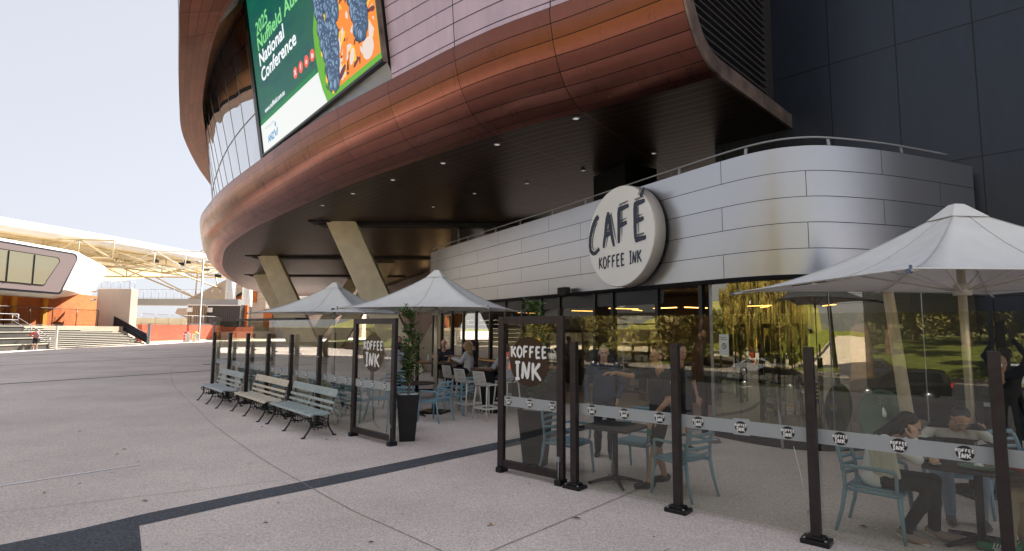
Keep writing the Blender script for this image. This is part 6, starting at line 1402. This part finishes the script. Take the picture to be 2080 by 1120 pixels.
# ================================================================ street and park behind the camera (seen mirrored in the glass)
def leafcloud(rg, blobs, n, size, mb, mi=0):
    for k in range(n):
        c, r_ = rg.choice(blobs); 
        while True:
            q = Vector((rg.uniform(-1, 1), rg.uniform(-1, 1), rg.uniform(-1, 1)))
            if .35 < q.length < 1: break
        p = Vector(c)+Vector((q.x*r_[0], q.y*r_[1], q.z*r_[2])); a = Vector((rg.uniform(-1, 1), rg.uniform(-1, 1), rg.uniform(-1, 1))).normalized(); b_ = a.orthogonal().normalized(); s = size*rg.uniform(.6, 1.4)
        b2 = a.cross(b_); e_ = b_*s; g_ = b2*s*.45; mb.add([p-e_, p+g_, p+e_, p-g_], [(0, 1, 2, 3)], mi)
def gum_tree(name, label, h, spread, seed, m, nleaf, trunk_r, trunkm, low=.3, group=None, droop=0):
    rg = random.Random(seed); t = thing(name, label, 'tree', (0, 0, 0), 0, group); mb = MB()
    tr = cr([(0, 0, -.3), (.1*h*.1, 0, h*.15), (-.03*h, .02*h, h*.35), (.03*h, 0, h*.55)], 4); mb.tube(tr, [trunk_r*(1.25 if i == 0 else 1)*(1-.5*i/len(tr)) for i in range(len(tr))], 10)
    blobs = []
    for k in range(9):
        an = k*2.4+rg.uniform(-.4, .4); z0 = h*rg.uniform(.2, .5); ln = spread*rg.uniform(.5, 1); e_ = Vector((math.cos(an)*ln, math.sin(an)*ln, h*rg.uniform(low+.15, .95))); st_ = Vector((0, 0, z0)); md = st_.lerp(e_, .5)+Z(.05*h)
        mb.tube(cr([st_, md, e_], 4), [trunk_r*.45*(1-.75*i/8) for i in range(9)], 6)
        for j in range(5): c = e_+Vector((rg.uniform(-1, 1), rg.uniform(-1, 1), rg.uniform(-.8, .5)))*spread*.33; r_ = spread*rg.uniform(.14, .30); blobs.append((c, (r_, r_, r_*(.75+droop))))
    mb.build('trunk', M[trunkm], t); lf = MB(); leafcloud(rg, blobs, int(nleaf*1.8), .12+h*.004, lf); lf.build('crown', M[m], t); return t
g1 = gum_tree('gum_tree', '', 13, 5.5, 1, 'leafg', 15000, .42, 'gum', .12, 'gum trees in the park behind the camera', .4)
g2 = gum_tree('gum_tree', '', 11, 5.0, 2, 'leafd', 14000, .35, 'bark', .05, 'gum trees in the park behind the camera', .2)
g3 = gum_tree('gum_tree', '', 16, 6.0, 3, 'leafg', 12000, .85, 'gum', .42, 'gum trees in the park behind the camera', .3)
S1, S2, S3 = Spawn(g1), Spawn(g2), Spawn(g3)
def zz(x, y): return zu(Vector((x, y, 0)).dot(NF))
S3((-29.5, -23.5, zz(-29.5, -23.5)), 1.0, 'huge gum with thick patchy trunk, mirrored above the woman in white')
S1((-24.0, -7.5, zz(-24, -7.5)), 2.0, 'gum with smooth pale trunk by the footpath, mirrored beside the paper notice')
S1((-46.5, -24, zz(-46.5, -24)), .4, 'gum with dark leaning trunk beside the lawn, mirrored above the counter')
rg = random.Random(77); cnt = 0
NAMES = ['pale golden', 'olive green', 'dark green', 'bushy', 'slender', 'wide']
for ring, (u_, sp_) in enumerate([(-46, 6.5), (-53, 7), (-66, 8), (-84, 9), (-104, 9)]):
    for k in range(-16, 9):
        v_ = k*sp_+rg.uniform(-3, 3)+(5 if ring % 2 else 0); u = u_+rg.uniform(-4, 4)
        # keep a clearing for the lawn
        if v_ > -23 and ring < 2 and rg.random() < .62: continue
        if v_ > -23 and ring < 4 and rg.random() < .12: continue
        if cnt > 130 or v_ < -95 or v_ > 45: continue
        p = NF*u+TF*v_; sp = (S1, S2, S2, S1)[rg.randrange(4)]; cnt += 1
        lab = 'golden olive gum tree in the park across the street, only mirrored in the glass'
        o = sp((p.x, p.y, zu(u)), rg.uniform(0, 6.28), lab); s = rg.uniform(.75, 1.15)+ring*.06; o.scale = (s, s, s*rg.uniform(.85, 1.1))
def bush(seed, m):
    rg = random.Random(seed); t = thing('shrub', '', 'shrub', (0, 0, 0), 0, 'shrubs along the far side of the street'); mb = MB()
    for k in range(6): an = k*1.05; mb.tube([(0, 0, -.1), (math.cos(an)*.6, math.sin(an)*.6, 1.4)], [.06, .02], 5)
    mb.build('stems', M['bark'], t); bl = [(Vector((rg.uniform(-1.7, 1.7), rg.uniform(-1.7, 1.7), rg.uniform(.7, 3.2))), (.9, .9, .8)) for k in range(26)]
    lf = MB(); leafcloud(rg, bl, 6500, .13, lf); lf.build('foliage', M[m], t); return t
SB = [Spawn(bush(5, 'leafg')), Spawn(bush(6, 'leafd'))]
rg = random.Random(31); 
for k in range(46):
    v_ = -78+k*2.7+rg.uniform(-1, 1)
    if v_ > -21 and rg.random() < .72: continue
    u = -44.5-rg.uniform(0, 5); p = NF*u+TF*v_; o = SB[rg.randrange(2)]((p.x, p.y, zu(u)-.1), rg.uniform(0, 6.28), 'bushy olive shrub across the street, only mirrored in the glass'); s = rg.uniform(.9, 1.5); o.scale = (s*1.1, s*1.1, s)
# hedge-like backdrop far behind
mb = MB(); rg = random.Random(9); bl = []
for k in range(90):
    p = NF*(-118+rg.uniform(-8, 8))+TF*(-170+k*3.6); bl.append(((p.x, p.y, 3+rg.uniform(0, 15)), (6, 6, 6)))
leafcloud(rg, bl, 26000, .6, mb); mb2 = MB(); bl2 = []
for k in range(110):
    v_ = -150+k*2.1; p = NF*(-84+rg.uniform(-6, 6)+(-8 if k % 3 else 0))+TF*v_; bl2.append(((p.x, p.y, 1.5+rg.uniform(0, 13)), (3.6, 3.6, 3.4)))
leafcloud(rg, bl2, 34000, .34, mb2); o = mb2.build('park_woodland', M['leafg']); tag(o, 'dense golden green band of trees behind the lawn, only mirrored in the glass', 'woodland', kind='stuff')
o = mb.build('distant_treeline', M['leafd']); tag(o, 'distant wooded hillside closing the park behind the camera', 'woodland', kind='stuff')
# pale building behind
t = thing('pale_hall', 'pale flat roofed hall at the edge of the park behind the camera', 'building', (-78, -8, zz(-78, -8)), R(40)); mb = MB(); mb.box((0, 0, 3.5), (20, 9, 7)); mb.build('wall', M['beige'], t); mb = MB(); mb.box((0, 0, 7.2), (21, 10, .4)); mb.build('roof', M['white'], t); mb = MB()
for k in range(6): mb.box((-8+k*3.2, -4.55, 3.4), (1.8, .1, 2.2))
mb.build_each('window', M['podglass'], t)
# ---- cars: parametric side profile lofted across the width
def car(label, loc, rz, paint, kind='suv', grp='vehicles parked along the street'):
    t = thing('parked_car', label, 'car', loc, rz, grp); 
    if kind == 'suv': L_, W_, prof, gh = 4.6, 1.84, [(-2.25, .45), (-2.3, .8), (-2.2, 1.05), (-2.0, 1.6), (-1.7, 1.68), (.35, 1.68), (1.05, 1.12), (2.05, 1.0), (2.28, .8), (2.3, .45)], ((-1.95, 1.1), (-1.85, 1.55), (.3, 1.58), (.88, 1.12))
    elif kind == 'ute': L_, W_, prof, gh = 5.2, 1.86, [(-2.6, .55), (-2.6, 1.12), (-1.0, 1.12), (-.9, 1.7), (-.6, 1.78), (.5, 1.76), (1.1, 1.22), (2.4, 1.1), (2.55, .85), (2.55, .5)], ((-.82, 1.2), (-.75, 1.66), (.42, 1.66), (.92, 1.22))
    else: L_, W_, prof, gh = 4.5, 1.8, [(-2.2, .4), (-2.25, .75), (-2.1, .95), (-1.6, 1.05), (-1.0, 1.42), (.2, 1.45), (1.0, 1.0), (2.0, .85), (2.2, .65), (2.22, .4)], ((-1.45, 1.05), (-.95, 1.34), (.15, 1.36), (.78, 1.0))
    rows = []
    for s, ins, up in [(-1, .0, -.06), (-1, .0, 0), (-.8, 0, .02), (0, 0, .03), (.8, 0, .02), (1, 0, 0), (1, 0, -.06)]:
        rows.append([(x, s*(W_/2-(.16*max(0, (z-.95)/.7)))*(1 if abs(s) == 1 else 1), z if abs(s) < 1 or up == 0 else z) for x, z in prof])
    mb = MB(); mb.grid(rows, smooth=False)
    for s in (-1, 1):
        mb.add([(x, s*(W_/2-.16*max(0, (z-.95)/.7)), z) for x, z in prof], [tuple(range(len(prof)))])
    mb.add([(prof[0][0], -W_/2, .42), (prof[0][0], W_/2, .42), (prof[-1][0], W_/2, .42), (prof[-1][0], -W_/2, .42)], [(0, 1, 2, 3)])
    mb.build('body', paint, t, bevel=.04)
    g_ = M['podglass'] if False else M['black']
    for s in (-1, 1):
        mb = MB(); mb.ext([(x, s*(W_/2-.16*(z-.95)/.7+.004), z) for x, z in gh], (0, s*.006, 0)); mb.build('side_window', M['carglass'], t)
    mb = MB(); i = 5 if kind != 'ute' else 5; a, c = Vector((prof[i][0], 0, prof[i][1])), Vector((prof[i+1][0], 0, prof[i+1][1])); n_ = Vector((c.z-a.z, 0, -(c.x-a.x)))*-1; n_.normalize(); a2 = a.lerp(c, .1)+n_*.012; c2 = a.lerp(c, .92)+n_*.012; mb.add([a2+Vector((0, -.66, 0)), a2+Vector((0, .66, 0)), c2+Vector((0, .76, 0)), c2+Vector((0, -.76, 0))], [(0, 1, 2, 3)]); mb.build('windscreen', M['carglass'], t)
    for s in (-1, 1):
        for x in (-L_*.29, L_*.3):
            mb = MB(); b0 = len(mb.v); o = MB(); o.lathe([(.2, -.11), (.33, -.11), (.34, 0), (.33, .11), (.2, .11)], n=20); w = o.build('wheel', M['rubber'], t, loc=(x, s*(W_/2-.1), .34), rot=(R(90), 0, 0)); o = MB(); o.lathe([(.05, -.115), (.21, -.115), (.21, .115), (.05, .115)], n=14); o.build('rim', M['steel'], w)
    for s in (-1, 1):
        mb = MB(); mb.box((prof[-3][0]+.06, s*.7, .82 if kind != 'sedan' else .66), (.12, .34, .14)); mb.build('headlight', M['paper'], t); mb = MB(); mb.box((prof[1][0]+.02, s*.76, .92 if kind != 'sedan' else .78), (.08, .2, .2)); mb.build('tail_light', M['redb'], t)
    return t
M['carglass'] = mat('car glass', (.01, .012, .014), .05, 0, spec=1)
pm = lambda n, c: mat(n, c, .3, .3, coat=.6)
pk, pw, ps, pr_, pn = pm('black car paint', (.01, .01, .012)), pm('white car paint', (.7, .7, .68)), pm('silver car paint', (.35, .36, .38)), pm('red car paint', (.35, .02, .02)), pm('navy car paint', (.015, .02, .05))
ar = math.atan2(TF.y, TF.x)
def cz(u, v): p = NF*u+TF*v; return (p.x, p.y, zu(u))
def uv_(x, y): p = Vector((x, y, 0)); return p.dot(NF), p.dot(TF)
car('black sports utility car parked closest behind the camera, mirrored at right', cz(-25.0, -3.8), ar+math.pi, pk, 'suv')
car('dark sedan parked next to the black car, mirrored behind the post', cz(-25.3, -10.5), ar+math.pi, pn, 'sedan')
car('silver sedan across the street, mirrored left of the big trunk', cz(-37.5, -14.5), ar, ps, 'sedan')
car('black four wheel drive across the street, mirrored by the second post', cz(-37.8, -29.5), ar, pk, 'suv')
car('white ute across the street, mirrored beside the standing man', cz(-37.8, -36.5), ar, pw, 'ute')
car('red hatchback far down the street, mirrored left of the standing man', cz(-37.6, -43.5), ar, pr_, 'suv')
car('white hatchback far down the street, mirrored in the framed screen', cz(-37.8, -51), ar, pw, 'sedan')
car('white van like car near side of the street, mirrored at the far right', cz(-37.6, 2.5), ar, pw, 'suv')
car('navy car far side of the street, mirrored under the umbrella', cz(-37.7, -6.5), ar, pn, 'suv')
# low street rail and signs mirrored at left
for k, (u, v, m, l) in enumerate([(-19.0, -24, 'yel', 'yellow parking sign by the footpath behind the camera'), (-19.2, -17.5, 'paper', 'white parking sign by the footpath behind the camera')]):
    x, y, z = cz(u, v); t = thing('street_sign', l, 'street sign', (x, y, z), ar); mb = MB(); mb.lathe([(.04, 0), (.04, 3.0)], n=8); mb.build('pole', M['galv'], t); mb = MB(); mb.box((0, .06, 2.6), (.45, .03, .6)); mb.build('plate', M[m], t)
t = thing('orange_barrel', 'squat orange bin by the footpath behind the camera', 'bin', cz(-20.5, -27.5)); mb = MB(); mb.lathe([(.38, 0), (.46, .35), (.46, .8), (.38, 1.15)], n=18); mb.build('drum', mat('orange bin paint', (.6, .12, .02), .5), t); mb = MB(); mb.lathe([(.4, 1.15), (.3, 1.25), (.05, 1.3)], n=18); mb.build('lid', M['darkred'], t)
